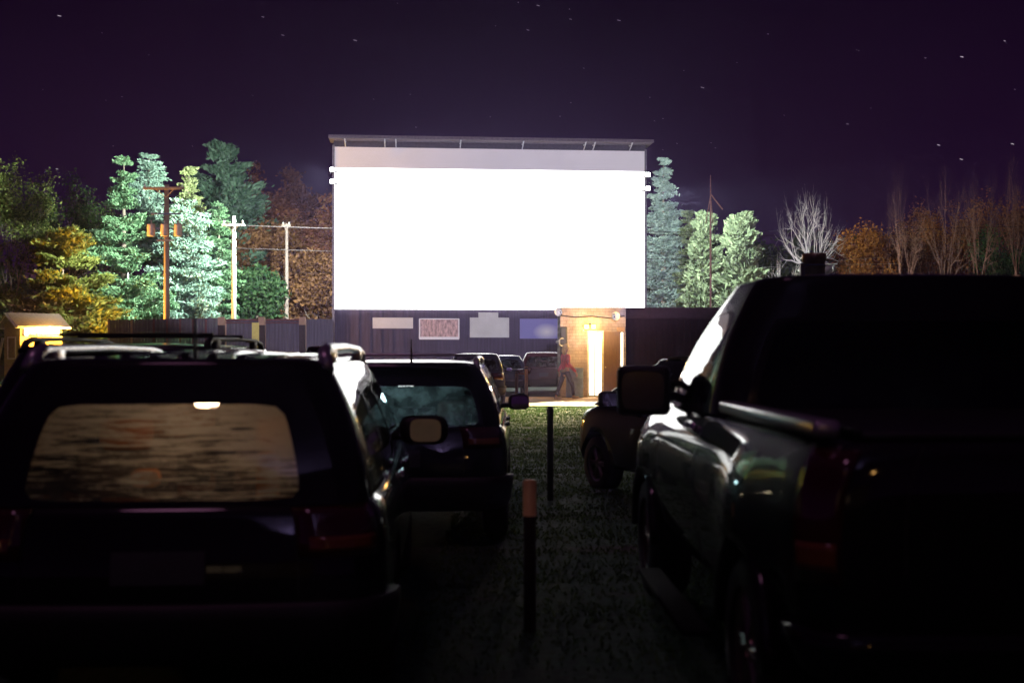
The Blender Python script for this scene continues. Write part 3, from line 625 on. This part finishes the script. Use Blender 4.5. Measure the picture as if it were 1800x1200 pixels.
lamp('shed_light', 'POINT', (w/2+.75, l*.5, 2.6), 1800, (1, .5, .07), e, shadow_soft_size=.3)
sl = lamp('shed_beam', 'SPOT', (w/2+.6, l*.5, 2.5), 20000, (1, .5, .07), e, spot_size=R(140), spot_blend=.6, shadow_soft_size=.3); sl.rotation_euler = Vector((.1, .75, .6)).to_track_quat('-Z', 'Y').to_euler()
m = MB(); m.tube([(-w/2-.7, -.2, .1), (-w/2+.05, -.1, 2.3)], .07, 6); m.build('brace', TRIM, SH)

# ------------------------------------------------------------------ poles and wires
PW = P('pole_wood', (.17, .11, .085), .85, scale=4, stretch=(1, 1, .15), bump=.2); PWH = P('pale_pole', (.3, .29, .3), .7, var=.1); PK = P('pinkish_pole', (.13, .09, .085), .8)
CER = P('grey_insulator', (.45, .42, .42), .4)
def arm(m, x0, x1, z, t=.06, y=-.12): m.box(x0, x1, y-t, y+t, z-t, z+t)
def upole(px, py, d, r, mat, label, arms, extra=None):
    p = at(px, py, d); h = p.z-.15; e = empty('utility_pole', (p.x, d, .15), 0, label=label, cat='utility pole')
    m = MB(); m.tube([(0, 0, -.2), (0, 0, h*.5), (0, 0, h)], [r*1.15, r, r*.8], 12); m.build('shaft', mat, e, True)
    for (x0, x1, z) in arms:
        m = MB(); arm(m, x0, x1, h-z, .06, -r-.06); m.tube([(x0*.5, -r-.06, h-z), (0, -r*.8, h-z-.45)], .02, 5); m.tube([(x1*.5, -r-.06, h-z), (0, -r*.8, h-z-.45)], .02, 5); a = m.build('crossarm', mat, e)
        m = MB()
        for x in (x0+.1, x1-.1): m.lathe([(.001, 0), (.05, .02), (.03, .06), (.055, .1), (.03, .16), (.001, .18)], (x, -r-.06, h-z+.06), n=8)
        m.build('insulator', CER, a)
    return e, h
eA, hA = upole(293, 325, 61, .15, PW, 'tall brown utility pole carrying three transformers', [(-1.15, .95, .2)])
for (z, w_) in ((1.5, .75), (2.25, .85), (2.85, .45)):
    m = MB(); m.box(-w_, w_, -.22, -.16, hA-z-.04, hA-z+.04); m.build('bracket_bar', BEAM, eA)
for x in (-.68, 0, .68):
    m = MB(); m.lathe([(.01, -.3), (.19, -.3), (.2, -.27), (.2, .25), (.21, .28), (.15, .33), (.01, .34)], (x, -.38, hA-2.35), n=18); m.tube([(x, -.38, hA-2.05), (x, -.38, hA-1.85)], .035, 6); m.build('transformer', P('grey_brown_transformer', (.3, .2, .16), .5), eA, True)
upole(411, 380, 65, .13, PWH, 'bright white lit utility pole with a short crossarm', [(-.6, .62, .5)])
upole(504, 393, 80, .13, PK, 'pinkish brown pole among the autumn trees, without transformers', [(-.3, .3, .15)])
upole(470, 427, 96, .13, PWH, 'farthest pale utility pole, small, before the red trees', [(-.9, .9, .6)])
e = empty('antenna_mast', (at(1249, 0, 54).x, 54, .15), 0, label='thin rusty mast with a guy wire rising before the pale trees', cat='mast')
h = at(0, 308, 54).z-.15; m = MB(); m.tube([(0, 0, 0), (0, 0, h*.72), (0, 0, h)], [.05, .045, .02], 8); m.build('shaft', P('rusty_mast', (.25, .13, .12), .7), e, True)
m = MB(); m.tube([(0, 0, h-.85), (.55, 0, h-1.55)], .03, 5); m.tube([(0, 0, h-.9), (-.22, 0, h-2.2)], .018, 5); m.tube([(0, 0, h-.9), (.12, 0, h-2.2)], .018, 5); m.build('guy_wire', P('rusty_wire', (.25, .12, .1), .7), e)
WIRE = P('wire_grey', (.012, .009, .01), .9, spec=.05)
def wire(pts, label, r=.022):
    P_ = [at(*p) for p in pts]; a, b = P_[0], P_[-1]; m = MB(); L = []
    for i in range(25):
        t = i/24; q = a.lerp(b, t); q.z -= (b-a).length*.006*4*t*(1-t); L.append(q)
    m.tube(L, r*.75, 5); tag(m.build('power_line', WIRE), label, 'power line', 'power lines crossing behind the screen')
wire([(293, 331, 61), (411, 396, 65)], 'upper wire from the brown pole down to the white pole')
wire([(320, 372, 61), (430, 398, 65)], 'lower wire from the brown pole down to the white pole')
wire([(411, 396, 65), (1800, 408, 100)], 'highest wire running from the white pole behind the screen', .025)
wire([(504, 400, 80), (1800, 398, 90)], 'wire from the pinkish pole passing behind the screen', .022)
wire([(411, 436, 65), (1800, 452, 100)], 'middle wire passing behind the screen at the pole midpoint', .022)
wire([(470, 441, 96), (1800, 446, 96)], 'wire from the farthest pole passing behind the screen', .025)
wire([(504, 478, 80), (640, 480, 84)], 'lowest wire left of the screen', .018)

# flue beyond the truck
e = empty('metal_flue', (at(1431, 0, 19).x, 19, gz(0, 19)), 0, label='round rusty metal flue standing up beyond the pickup roof', cat='flue')
hf = at(0, 446, 19).z-gz(0, 19); m = MB(); m.lathe([(.17, 0), (.17, hf-.12), (.19, hf-.12), (.19, hf-.03), (.185, hf), (.14, hf), (.14, hf-.3), (.14, 0)], n=28); m.build('pipe', P('rusty_metal', (.3, .15, .1), .4, metal=.6, var=.4), e, True)
m = MB(); m.lathe([(.175, hf-.2), (.18, hf-.2), (.18, hf-.17), (.175, hf-.17)], n=28); m.rbox((-.2, -.05, hf-.3), (.07, .1, .3), .02); m.build('clamp', BEAM, e)

# ------------------------------------------------------------------ trees
BARK = P('bark', (.16, .12, .1), .9, scale=6, stretch=(1, 1, .3), bump=.3); PBARK = P('pale_bark', (.72, .7, .68), .9, scale=6, stretch=(1, 1, .3), bump=.2); RBARK = P('reddish_bark', (.2, .09, .07), .9)
def leaves(C, size, elong, dirs=None, tris=False):
    n = len(C); d = rng.normal(size=(n, 3)) if dirs is None else dirs+rng.normal(size=(n, 3))*.55
    d /= np.linalg.norm(d, axis=1)[:, None]; o = rng.normal(size=(n, 3)); o -= (o*d).sum(1)[:, None]*d; o /= np.linalg.norm(o, axis=1)[:, None]
    s = size*(.6+.8*rng.random(n))[:, None]; a = d*s*elong; b = o*s
    V = np.stack([C-a, C-b*.6+a*.1, C+a, C+b*.6+a*.1], 1).reshape(-1, 3)
    return V
def mkleaves(name, V, mat, par):
    n = len(V)//4; me = bpy.data.meshes.new(name); me.vertices.add(n*4); me.vertices.foreach_set('co', V.astype(np.float32).ravel())
    me.loops.add(n*4); me.loops.foreach_set('vertex_index', np.arange(n*4, dtype=np.int32)); me.polygons.add(n)
    me.polygons.foreach_set('loop_start', np.arange(0, n*4, 4, dtype=np.int32)); me.materials.append(mat); me.update(calc_edges=True); me.validate()
    o = bpy.data.objects.new(name, me); COL.objects.link(o); o.parent = par; return o
def conifer(px, top, d, halfw, mat, label, bark=BARK, base=.08, n=10000, shape=.85, gap=.0, up=.15, leaf=.072, rag=.35, name='spruce_tree', lean=0, whorl=.62):
    p = at(px, top, d); h = p.z-.15; r = halfw/F*d; e = empty(name, (p.x, d, .15), random.uniform(0, 6), label=label, cat='tree', group='trees around the lot')
    m = MB(); m.tube([(0, 0, 0), (0, 0, h*.5), (0, 0, h*.97)], [h*.02, h*.012, .02], 8)
    C = []; Dr = []; z = base*h; nb = 0
    zs_ = []
    while z < h*.985: zs_.append(z); z += whorl*(.6+.6*random.random())*(1.2-.6*z/h)
    tot = 0; br = []
    for z in zs_:
        t = (z/h-base)/(1-base); k = max(4, int(7*(1-t)+4))
        if random.random() < gap: continue
        for q in range(k):
            a = random.uniform(0, 6.283); env = (1-t)**shape*(1 if t > .12 else .75+2*t)
            L = r*env*(1-rag+2*rag*random.random())+.12; br.append((z, a, L)); tot += L
    for z, a, L in br:
        u = up-.25*(1-z/h)+random.uniform(-.12, .12); dv = np.array((math.cos(a), math.sin(a), u))
        k = max(4, int(n*L/tot)); s = rng.random(k)**.7; pos = np.outer(s*L, dv); pos[:, 2] += z+(s**2)*L*.12
        sp = (.08+.14*L*np.sin(np.pi*np.clip(s, .1, 1))**.7)[:, None]*rng.normal(size=(k, 3))*np.array((1, 1, .38)); pos += sp
        C.append(pos); Dr.append(np.repeat((dv+np.array((0, 0, .25)))[None], k, 0))
        if L > r*.3: m.tube([(0, 0, z), tuple(dv*L*.85+np.array((0, 0, z)))], [.03+.012*L, .012], 4, False)
    m.build('trunk', bark, e, True); C = np.concatenate(C); Dr = np.concatenate(Dr)
    mkleaves('crown', leaves(C, leaf, 1.7, Dr), mat, e); return e
def limbs(m, p, d, L, r, lev, tips, spread=.55, up=.15, ratio=.72, kids=3, seg=3):
    pts = [p]; q = p.copy(); dd = d.copy(); rr = [r]
    for i in range(seg):
        dd = (dd+Vector((random.gauss(0, .12), random.gauss(0, .12), random.gauss(0, .08)+up*.3))).normalized(); q = q+dd*L/seg; pts.append(q.copy()); rr.append(r*(1-.45*(i+1)/seg))
    m.tube(pts, rr, 5 if lev > 1 else 4, False)
    if lev <= 0: tips.append((q, dd)); return
    for k in range(kids):
        s = random.uniform(.45, 1) if k else 1.0; i = min(seg, max(1, int(round(s*seg)))); b = pts[i]
        ax = Vector((random.gauss(0, 1), random.gauss(0, 1), random.gauss(0, .6))); ax = (ax-ax.dot(dd)*dd).normalized()
        nd = (dd*math.cos(spread*(.4 if k == 0 else 1))+ax*math.sin(spread*(.4 if k == 0 else 1))+Vector((0, 0, up))).normalized()
        limbs(m, b, nd, L*ratio*random.uniform(.8, 1.15), rr[i]*.7, lev-1, tips, spread, up, ratio, kids, seg)
    if lev <= 2: tips.append((q, dd))
def broadleaf(px, top, d, halfw, mat, label, n=9000, bark=BARK, leaf=.085, lev=4, trunk=.25, spread=.6, puff=.75, bottom=.2, name='broadleaf_tree'):
    p = at(px, top, d); h = p.z-.15; r = halfw/F*d; e = empty(name, (p.x, d, .15), 0, label=label, cat='tree', group='trees around the lot')
    m = MB(); tips = []; m.tube([(0, 0, 0), (.05, 0, h*trunk)], [h*.022, h*.017], 8, False)
    for k in range(4):
        a = k*1.57+random.uniform(-.4, .4); limbs(m, Vector((.05, 0, h*trunk)), Vector((math.cos(a)*.5, math.sin(a)*.5, 1)).normalized(), h*.27, h*.012, lev, tips, spread, .12)
    P_ = np.array([t[0] for t in tips]); mn, mxz = P_[:, 2].min(), P_[:, 2].max(); sx = r/max(.1, np.percentile(np.abs(P_[:, :2]), 96)); sz = (h*.98-h*trunk)/(mxz-h*trunk)
    for v in m.V:
        if v.z > h*trunk: v.x *= sx; v.y *= sx; v.z = h*trunk+(v.z-h*trunk)*sz
    P_[:, :2] *= sx; P_[:, 2] = h*trunk+(P_[:, 2]-h*trunk)*sz
    m.build('trunk', bark, e, True)
    if mat:
        ex = np.column_stack([rng.normal(size=len(P_)//3)*r*.45, rng.normal(size=len(P_)//3)*r*.45, h*(bottom+(1-bottom)*rng.random(len(P_)//3)*.8)]); P_ = np.concatenate([P_, ex])
        idx = rng.integers(0, len(P_), n); C = P_[idx]+rng.normal(size=(n, 3))*puff*(.5+.5*rng.random(n))[:, None]*np.array((.55, .55, .4)); C = C[C[:, 2] > h*bottom*.6]
        mkleaves('crown', leaves(C, leaf, 1.1), mat, e)
    return e
SPR = leafmat('spruce_green', (.06, .13, .07), (.13, .23, .13), (.22, .33, .21)); TEAL = leafmat('blue_spruce', (.11, .18, .15), (.2, .29, .25), (.3, .4, .36))
PINE = leafmat('pine_blue_green', (.04, .075, .055), (.07, .11, .085), (.11, .16, .13)); OLV = leafmat('pale_poplar', (.09, .115, .075), (.15, .18, .12), (.23, .26, .18)); YEL = leafmat('yellow_green', (.25, .3, .12), (.36, .4, .2), (.45, .48, .28))
RED = leafmat('autumn_red', (.08, .03, .025), (.15, .055, .04), (.22, .11, .06)); DKG = leafmat('dark_green', (.02, .04, .015), (.045, .075, .03), (.08, .12, .04)); ORG = leafmat('autumn_orange', (.12, .04, .01), (.22, .075, .018), (.3, .12, .03))
BRN = leafmat('autumn_brown', (.07, .032, .018), (.13, .06, .032), (.2, .1, .055)); BLU = leafmat('blue_needles', (.18, .24, .25), (.3, .38, .4), (.42, .5, .52)); PYEL = leafmat('pine_olive', (.08, .09, .02), (.14, .15, .04), (.2, .2, .06))
# left side
broadleaf(20, 275, 80, 62, leafmat('yellow_top_leaves', (.06, .08, .02), (.12, .14, .04), (.2, .22, .08)), 'round topped leafy tree at the far left edge', n=11000)
broadleaf(95, 300, 84, 65, DKG, 'dark leafy tree behind the orange lit pine', n=10000)
broadleaf(170, 315, 88, 50, DKG, 'dark leafy tree between orange pine and bright spruce', n=8000)
conifer(110, 395, 66, 92, PYEL, 'pine lit orange from below beside the shed', PW, base=.22, n=43680, shape=.5, gap=.15, up=.2, rag=.5, name='pine_tree', leaf=.09)
conifer(218, 268, 74, 66, SPR, 'bright green spruce left of the brown pole, thin topped', n=53760, shape=.7, rag=.5, gap=.08)
conifer(262, 264, 77, 62, TEAL, 'pale minty spruce directly behind the brown pole', n=47040, shape=.6, rag=.45, gap=.05)
conifer(332, 290, 80, 44, YEL, 'narrow yellow green spire between two taller conifers', n=30239, shape=.5, rag=.4)
conifer(330, 345, 73, 70, TEAL, 'broad minty spruce right of the brown pole', n=60479, shape=.5, rag=.35)
conifer(385, 355, 77, 40, SPR, 'small green spruce behind the white pole', n=30239, shape=.55, rag=.4)
conifer(225, 440, 70, 74, SPR, 'low spreading spruce with bare stems at the fence', PBARK, base=.2, n=40320, shape=.45, gap=.2, rag=.5)
conifer(392, 246, 92, 82, PINE, 'tall dark blue pine towering behind the bright spruces', base=.3, n=57120, shape=.45, gap=.25, up=.35, rag=.4, name='pine_tree', leaf=.135)
broadleaf(500, 290, 104, 60, leafmat('dark_maroon_leaves', (.05, .018, .018), (.09, .035, .03), (.14, .06, .045)), 'dark maroon autumn tree, tallest one beside the screen', n=28800, leaf=.15)
broadleaf(545, 345, 96, 55, RED, 'red brown autumn tree touching the left screen edge', n=26400, leaf=.14)
broadleaf(470, 380, 92, 52, BRN, 'lower brown autumn tree behind the small far pole', n=24000, leaf=.17, bark=PBARK)
broadleaf(545, 440, 84, 45, BRN, 'low brown bush like tree behind the fence end', n=19200, leaf=.14)
broadleaf(440, 470, 79, 40, leafmat('deep_green', (.012, .03, .014), (.03, .055, .028), (.05, .08, .04)), 'low dark green tree right of the white pole', n=16800, leaf=.14)  # dull dark green leaves over the whole low tree
# right side
conifer(1166, 274, 88, 46, BLU, 'tall blue spruce rising against the right screen edge', n=63839, shape=.62, rag=.3)
conifer(1213, 365, 86, 24, OLV, 'slim pale tree half hidden behind the blue spruce', n=20160, shape=.4, rag=.3)
conifer(1240, 378, 76, 36, OLV, 'pale green column tree behind the rusty mast', n=43680, shape=.5, rag=.3, up=.7, leaf=.13, name='poplar_tree')
conifer(1304, 372, 74, 42, OLV, 'widest pale green column tree just right of the mast', n=50400, shape=.5, rag=.33, up=.7, leaf=.13, name='poplar_tree')
broadleaf(1345, 425, 78, 25, DKG, 'dark bush between pale column tree and bare tree', n=7200)
def bare(px, top, d, halfw, bark, label, lev=5, trunk=.2, spread=.5, name='bare_tree', kids=3, up=.2, r=.02, flat=.75, main=4):
    p = at(px, top, d); h = p.z-.15; rr = halfw/F*d; e = empty(name, (p.x, d, .15), 0, label=label, cat='tree', group='trees around the lot')
    m = MB(); tips = []; m.tube([(0, 0, 0), (.02, 0, h*trunk)], [h*r*1.2, h*r], 8, False); mt = MB()
    for k in range(main):
        a = k*6.283/main+.3+random.uniform(-.3, .3); limbs(mt, Vector((.02, 0, h*trunk*random.uniform(.85, 1))), Vector((math.cos(a)*flat, math.sin(a)*flat, 1)).normalized(), h*.22, h*r*.55, lev, tips, spread, up, kids=kids)
    P_ = np.array([t[0] for t in tips]); sx = rr/np.percentile(np.abs(P_[:, 0]), 98); sz = (h-h*trunk)/(P_[:, 2].max()-h*trunk)
    for v in mt.V:
        if v.z > h*trunk: v.x *= sx; v.y *= sx; v.z = h*trunk+(v.z-h*trunk)*sz
    m.build('trunk', bark, e, True); mt.build('branches', bark, e, True)
bare(1426, 326, 52, 60, PBARK, 'leafless pale tree lit white above the pickup roof', lev=4, trunk=.6, spread=.68, up=.06, r=.026, flat=1.5, main=7, kids=3)
bare(1378, 440, 56, 34, PBARK, 'small low leafless tree left of the rusty flue', lev=3, trunk=.6, spread=.7, up=.05, flat=1.3, main=5, r=.03)
broadleaf(1515, 385, 82, 46, ORG, 'bright orange autumn tree right of the leafless tree', n=9000, bark=BARK)
broadleaf(1580, 405, 86, 48, BRN, 'brown autumn tree beside the orange one', n=8000)
broadleaf(1655, 370, 90, 50, ORG, 'taller dull orange tree among the bare trunks', n=6000)
broadleaf(1760, 400, 88, 60, DKG, 'low dark tree at the right picture edge', n=7000)
RUS = leafmat('dark_russet', (.12, .045, .03), (.2, .075, .045), (.3, .12, .06))
broadleaf(1545, 392, 97, 42, RUS, 'dark russet tree filling in behind the orange one', n=9000)
broadleaf(1625, 352, 99, 52, RUS, 'dark russet tree behind the leftmost tall bare trunks', n=11000)
broadleaf(1705, 340, 97, 50, RUS, 'dark russet tree between the two middle bare trees', n=11000)
broadleaf(1785, 325, 95, 55, RUS, 'tallest dark russet tree at the right picture edge', n=12000)
for px, top, hw_, lab in ((1590, 270, 38, 'bare dark tree, leftmost of the tall right group'), (1662, 255, 42, 'tallest bare dark tree above the dull orange one'), (1722, 275, 36, 'bare dark tree, second from the right edge'), (1788, 248, 44, 'bare dark tree at the right edge with a pale trunk')):
    bare(px, top, random.uniform(76, 88), hw_, RBARK, lab, lev=5, trunk=random.uniform(.25, .5), spread=random.uniform(.5, .75), up=random.uniform(.05, .12), kids=3, flat=random.uniform(.5, 1.0), main=random.choice((3, 4, 5)), r=.017)
# far forest
C = []
for k in range(700):
    x = random.uniform(-95, 140); y = random.uniform(150, 175); hh_ = random.uniform(8, 13)+3*math.sin(x*.05); q = rng.normal(size=(70, 3)).clip(-1.8, 1.8)*np.array((1.8, 1.8, 3.2))+np.array((x, y, hh_-4)); q[:, 2] = np.maximum(q[:, 2], .2); C.append(q)
fo = mkleaves('far_forest', leaves(np.concatenate(C), .6, 1.1), DKG, None); fo.parent = None; tag(fo, 'far dark wood along the horizon behind everything', 'forest', kind='stuff')
# small unseen lamp at right, added to tint the far trees orange
e = empty('added_yard_lamp', (at(1545, 0, 66).x, 66, .15), 0, label='unseen yard lamp pole added beyond the pickup roof', cat='lamp')
m = MB(); m.tube([(0, 0, 0), (0, 0, 4.6)], .06, 8); m.tube([(0, 0, 4.6), (0, .5, 4.7)], .04, 6); m.build('pole', BEAM, e, True)
m = MB(); m.rbox((0, .5, 4.66), (.22, .35, .1), .03); m.build('lamp_head', E('added_yard_glow', (1, .5, .12), 10), e)
lamp('added_yard_light', 'POINT', (0, .6, 4.3), 800, (1, .42, .1), e, shadow_soft_size=.2)

# ------------------------------------------------------------------ person
def person(loc, rz_):
    e = empty('person', loc, rz_, label='person in a pink red jacket and dark jeans walking past the hut', cat='person')
    def skin(name, chains, mat, sub=2):
        V = []; Ed = []; Rr = []; key = {}
        for ch in chains:
            pr_ = None
            for (x, y, z, r) in ch:
                k = (round(x, 4), round(y, 4), round(z, 4))
                if k not in key: key[k] = len(V); V.append((x, y, z)); Rr.append(r)
                if pr_ is not None: Ed.append((pr_, key[k]))
                pr_ = key[k]
        me = bpy.data.meshes.new(name); me.from_pydata(V, Ed, []); o = bpy.data.objects.new(name, me); COL.objects.link(o)
        sm = o.modifiers.new('s', 'SKIN'); sm.use_smooth_shade = True
        for i, r in enumerate(Rr): me.skin_vertices[0].data[i].radius = (r, r*.85) if r > .09 else (r, r)
        me.skin_vertices[0].data[0].use_root = True
        sb = o.modifiers.new('u', 'SUBSURF'); sb.levels = sb.render_levels = sub
        me.materials.append(mat); bpy.context.view_layer.update()
        m2 = bpy.data.meshes.new_from_object(o.evaluated_get(bpy.context.evaluated_depsgraph_get())); o.modifiers.clear(); o.data = m2
        if not m2.materials: m2.materials.append(mat)
        o.parent = e; return o
    pel = (0, 0, .95, .12); ch = (0, .0, 1.3, .14); nk = (0, .01, 1.46, .055)
    body = [[pel, (0, 0, 1.12, .11), ch, nk, (0, .02, 1.53, .06), (0, .03, 1.6, .095), (0, .03, 1.68, .085)]]
    jacket = [[(0, 0, .9, .15), (0, 0, 1.1, .14), (0, 0, 1.3, .165), (0, .005, 1.42, .1)]]; jeans = []
    for s in (-1, 1):
        sw = s*.16
        arm_ = [(s*.17, 0, 1.38, .06), (s*.23, -sw*.3, 1.15, .048), (s*.24, sw*.9+.05, .93, .036), (s*.24, sw*1.1+.08, .86, .032)]
        body.append([ch]+arm_+[(s*.24, sw*1.15+.1, .81, .03)])
        hx, hy, hz_ = s*.24, sw*1.15+.1, .81
        for k in range(4): body.append([(hx, hy, hz_, .03), (hx+s*.002, hy-.025+k*.017, hz_-.05, .011), (hx-s*.012, hy-.025+k*.017, hz_-.1+abs(k-1.4)*.008, .008)])
        body.append([(hx, hy, hz_, .03), (hx-s*.02, hy+.035, hz_-.02, .011), (hx-s*.03, hy+.045, hz_-.055, .009)])
        jacket.append([(0, 0, 1.3, .165), (s*.17, 0, 1.39, .08), (s*.235, -sw*.3, 1.15, .065), (s*.245, sw*.9+.05, .93, .05), (s*.245, sw*1.05+.07, .88, .046)])
        lg = [(s*.09, 0, .85, .085), (s*.1, sw*1.0+.04, .5, .058), (s*.1, sw*1.7-.03, .12, .04)]
        body.append([pel]+lg+[(s*.1, sw*1.7-.02, .05, .04), (s*.11, sw*1.7+.13, .03, .03)])
        jeans.append([(0, 0, .95, .135), (s*.09, 0, .85, .1), (s*.1, sw*1.0+.04, .5, .07), (s*.1, sw*1.7-.03, .1, .055)])
    sk = skin('body', body, P('skin', (.6, .38, .28), .6))
    skin('jacket', jacket, P('pink_red_jacket', (.7, .07, .14), .8, var=.35, scale=6)); skin('jeans', jeans, P('dark_jeans', (.03, .04, .08), .9))
    m = MB(); m.ball((0, .0, 1.67), (.1, .115, .12), 16, 10); m.ball((0, -.06, 1.57), (.09, .06, .14), 12, 8); m.build('hair', P('blond_hair', (.75, .55, .3), .7), e, True)
    m = MB(); m.ball((0, .125, 1.62), (.014, .02, .02), 8, 6); m.build('nose', P('nose_skin', (.6, .38, .28), .6), e, True)
    m = MB()
    for s in (-1, 1): m.ball((s*.034, .112, 1.645), .011, 8, 6)
    m.build('eyes', PLASTIC, e, True)
    m = MB(); m.ball((0, .113, 1.575), (.024, .01, .007), 8, 6); m.build('mouth', P('lips', (.45, .15, .13), .6), e, True)
    for s in (-1, 1): m = MB(); m.rbox((s*.105, s*.16*1.7+.04, .04), (.09, .27, .08), .03, 3); m.build('shoe', P('pale_shoe', (.5, .4, .3), .7), e, True)
p = at(994, 700, 38.9); person((p.x, 38.9, .19), R(-60))

# ------------------------------------------------------------------ haze volume, added for lens glow around bright lamps
hm, nt, out = nmat('lens_glow_haze'); pv = N(nt, 'ShaderNodeVolumePrincipled'); pv.inputs['Color'].default_value = (.62, .5, 1, 1); pv.inputs['Density'].default_value = .0006; pv.inputs['Anisotropy'].default_value = .8
nt.links.new(pv.outputs[0], out.inputs['Volume'])
m = MB(); m.box(-610, 610, -125, 705, -1.3, 24); tag(m.build('haze', hm), 'faint haze over the whole lot, added for lens glow', 'haze', kind='stuff')

# ------------------------------------------------------------------ stars
V = []; Fc = []
st = [(104, 28, 1), (462, 30, .6), (624, 71, 1), (1088, 36, .9), (1235, 154, .9), (1003, 34, .5), (1691, 100, .9), (1490, 218, .6), (928, 53, .6), (946, 10, .7), (497, 62, .7), (1780, 253, .8), (1690, 280, .8), (1650, 255, .7), (100, 297, .7), (214, 170, .3), (1766, 72, .4), (1350, 60, .3), (1627, 102, .4)]
for _ in range(34): st.append((random.uniform(0, 1800), random.uniform(0, 300), random.uniform(.02, .16)))
D_ = 1500
for px, py, b in st:
    c = at(px, py, D_); L = 2.0*(.3+b*.8); w_ = .28*(b*.8+.1); dx = Vector((math.cos(.25), 0, -math.sin(.25)))*L; dz = Vector((0, 0, w_)); k = len(V)
    V += [c-dx-dz, c+dx-dz, c+dx+dz, c-dx+dz]; V += [v+Vector((0, 1, 0)) for v in V[-4:]]
    Fc += [(k, k+1, k+2, k+3), (k+7, k+6, k+5, k+4), (k, k+4, k+5, k+1), (k+1, k+5, k+6, k+2), (k+2, k+6, k+7, k+3), (k+3, k+7, k+4, k)]
tag(mkobj('stars', V, Fc, E('star_light', (.85, .75, .9), .8)), 'short white star trails scattered over the purple sky', 'stars', kind='stuff')

# ------------------------------------------------------------------ lights, world
pj = lamp('projector_spill', 'SPOT', (1.0, -14, 6.2), 135000, (.93, .86, 1.0), None, spot_size=R(46), spot_blend=.12, shadow_soft_size=.15)
aim(pj, (-3, 64, 6.2+78*math.tan(R(17.6)))); 
fill_sun = lamp('fill_sun', 'SUN', (0, 0, 30), .09, (1.0, .38, .75), None, angle=R(10)); aim(fill_sun, (6, 8, 0), (0, 0, 30))  # dim purple sun lamp added to lift the dark surfaces
e = empty('lot_lamp', (3.6, -14, 0), 0, label='sodium lamp post behind the camera at the lot edge', cat='lamp')
m = MB(); m.tube([(0, 0, 0), (0, 0, 4.9)], [.07, .05], 8); m.build('pole', BEAM, e); m = MB(); m.rbox((0, 0, 5.0), (.35, .3, .16), .04); m.build('lamp_head', E('sodium_glow', (1, .55, .15), 14), e)
lamp('lot_lamp_light', 'POINT', (0, 0.3, 4.75), 36, (1, .5, .15), e, shadow_soft_size=.15)

e = empty('reflected_stand', (-7, -19, 0), 0, label='unseen stand added behind the camera, its window glowing for the mirror reflections', cat='building')  # unseen stand added so the mirrors reflect a warm glow
m = MB(); m.box(0, 11, -4, 0, 0, 3); m.build('wall', P('added_stand_siding', (.4, .3, .22), .8, stretch=(1, 1, 8), scale=3), e); m = MB(); m.box(-.3, 11.3, -4.3, .5, 3.003, 3.25); m.build('roof', P('added_stand_roof', (.05, .04, .05), .8), e)
m = MB(); m.box(3.9, 6.0, .0, .06, 1.1, 2.5); wf = m.build('window', TRIM, e); m = MB(); m.box(4.0, 4.9, .06, .08, 1.2, 2.4); m.box(5.0, 5.9, .06, .08, 1.2, 2.4); m.build('pane', E('reflected_window_glow', (1, .7, .45), .5, var=.5, scale=2), wf)
w = bpy.data.worlds.new('World'); sc.world = w; w.use_nodes = True; nt = w.node_tree; nt.nodes.clear()
out = N(nt, 'ShaderNodeOutputWorld'); bg = N(nt, 'ShaderNodeBackground'); tc = N(nt, 'ShaderNodeTexCoord'); sp = N(nt, 'ShaderNodeSeparateXYZ')
nt.links.new(tc.outputs['Generated'], sp.inputs[0])
c = ramp(nt, sp.outputs[2], [(0, (.02, .0058, .029)), (.08, (.0135, .0036, .021)), (.3, (.0045, .0011, .0072)), (1, (.006, .002, .009))])
nz = noise(nt, 2.5, 3, coord='Generated'); mx = N(nt, 'ShaderNodeMix', data_type='RGBA', blend_type='MULTIPLY'); mx.inputs[0].default_value = 1
nt.links.new(c, mx.inputs[6]); nt.links.new(ramp(nt, nz, [(.3, (.85, .85, .85)), (.7, (1.1, 1.1, 1.1))]), mx.inputs[7])
nt.links.new(mx.outputs[2], bg.inputs[0]); bg.inputs[1].default_value = 1; nt.links.new(bg.outputs[0], out.inputs[0])

cam = bpy.data.cameras.new('camera'); co = bpy.data.objects.new('camera', cam); COL.objects.link(co); sc.camera = co
co.location = (0, 0, EYE); co.rotation_euler = (math.pi/2, 0, 0); cam.sensor_width = 36; cam.lens = F/1800*36; cam.shift_y = (HZ-600)/1800
cam.clip_end = 5000; cam.dof.use_dof = True; cam.dof.focus_distance = 45; cam.dof.aperture_fstop = 2.0
sc.view_settings.view_transform = 'Standard'; sc.view_settings.look = 'None'; sc.view_settings.gamma = 1; sc.view_settings.exposure = 0
sc.cycles.max_bounces = 8; sc.cycles.transparent_max_bounces = 12; sc.cycles.sample_clamp_indirect = 6
sc.cycles.use_denoising = True
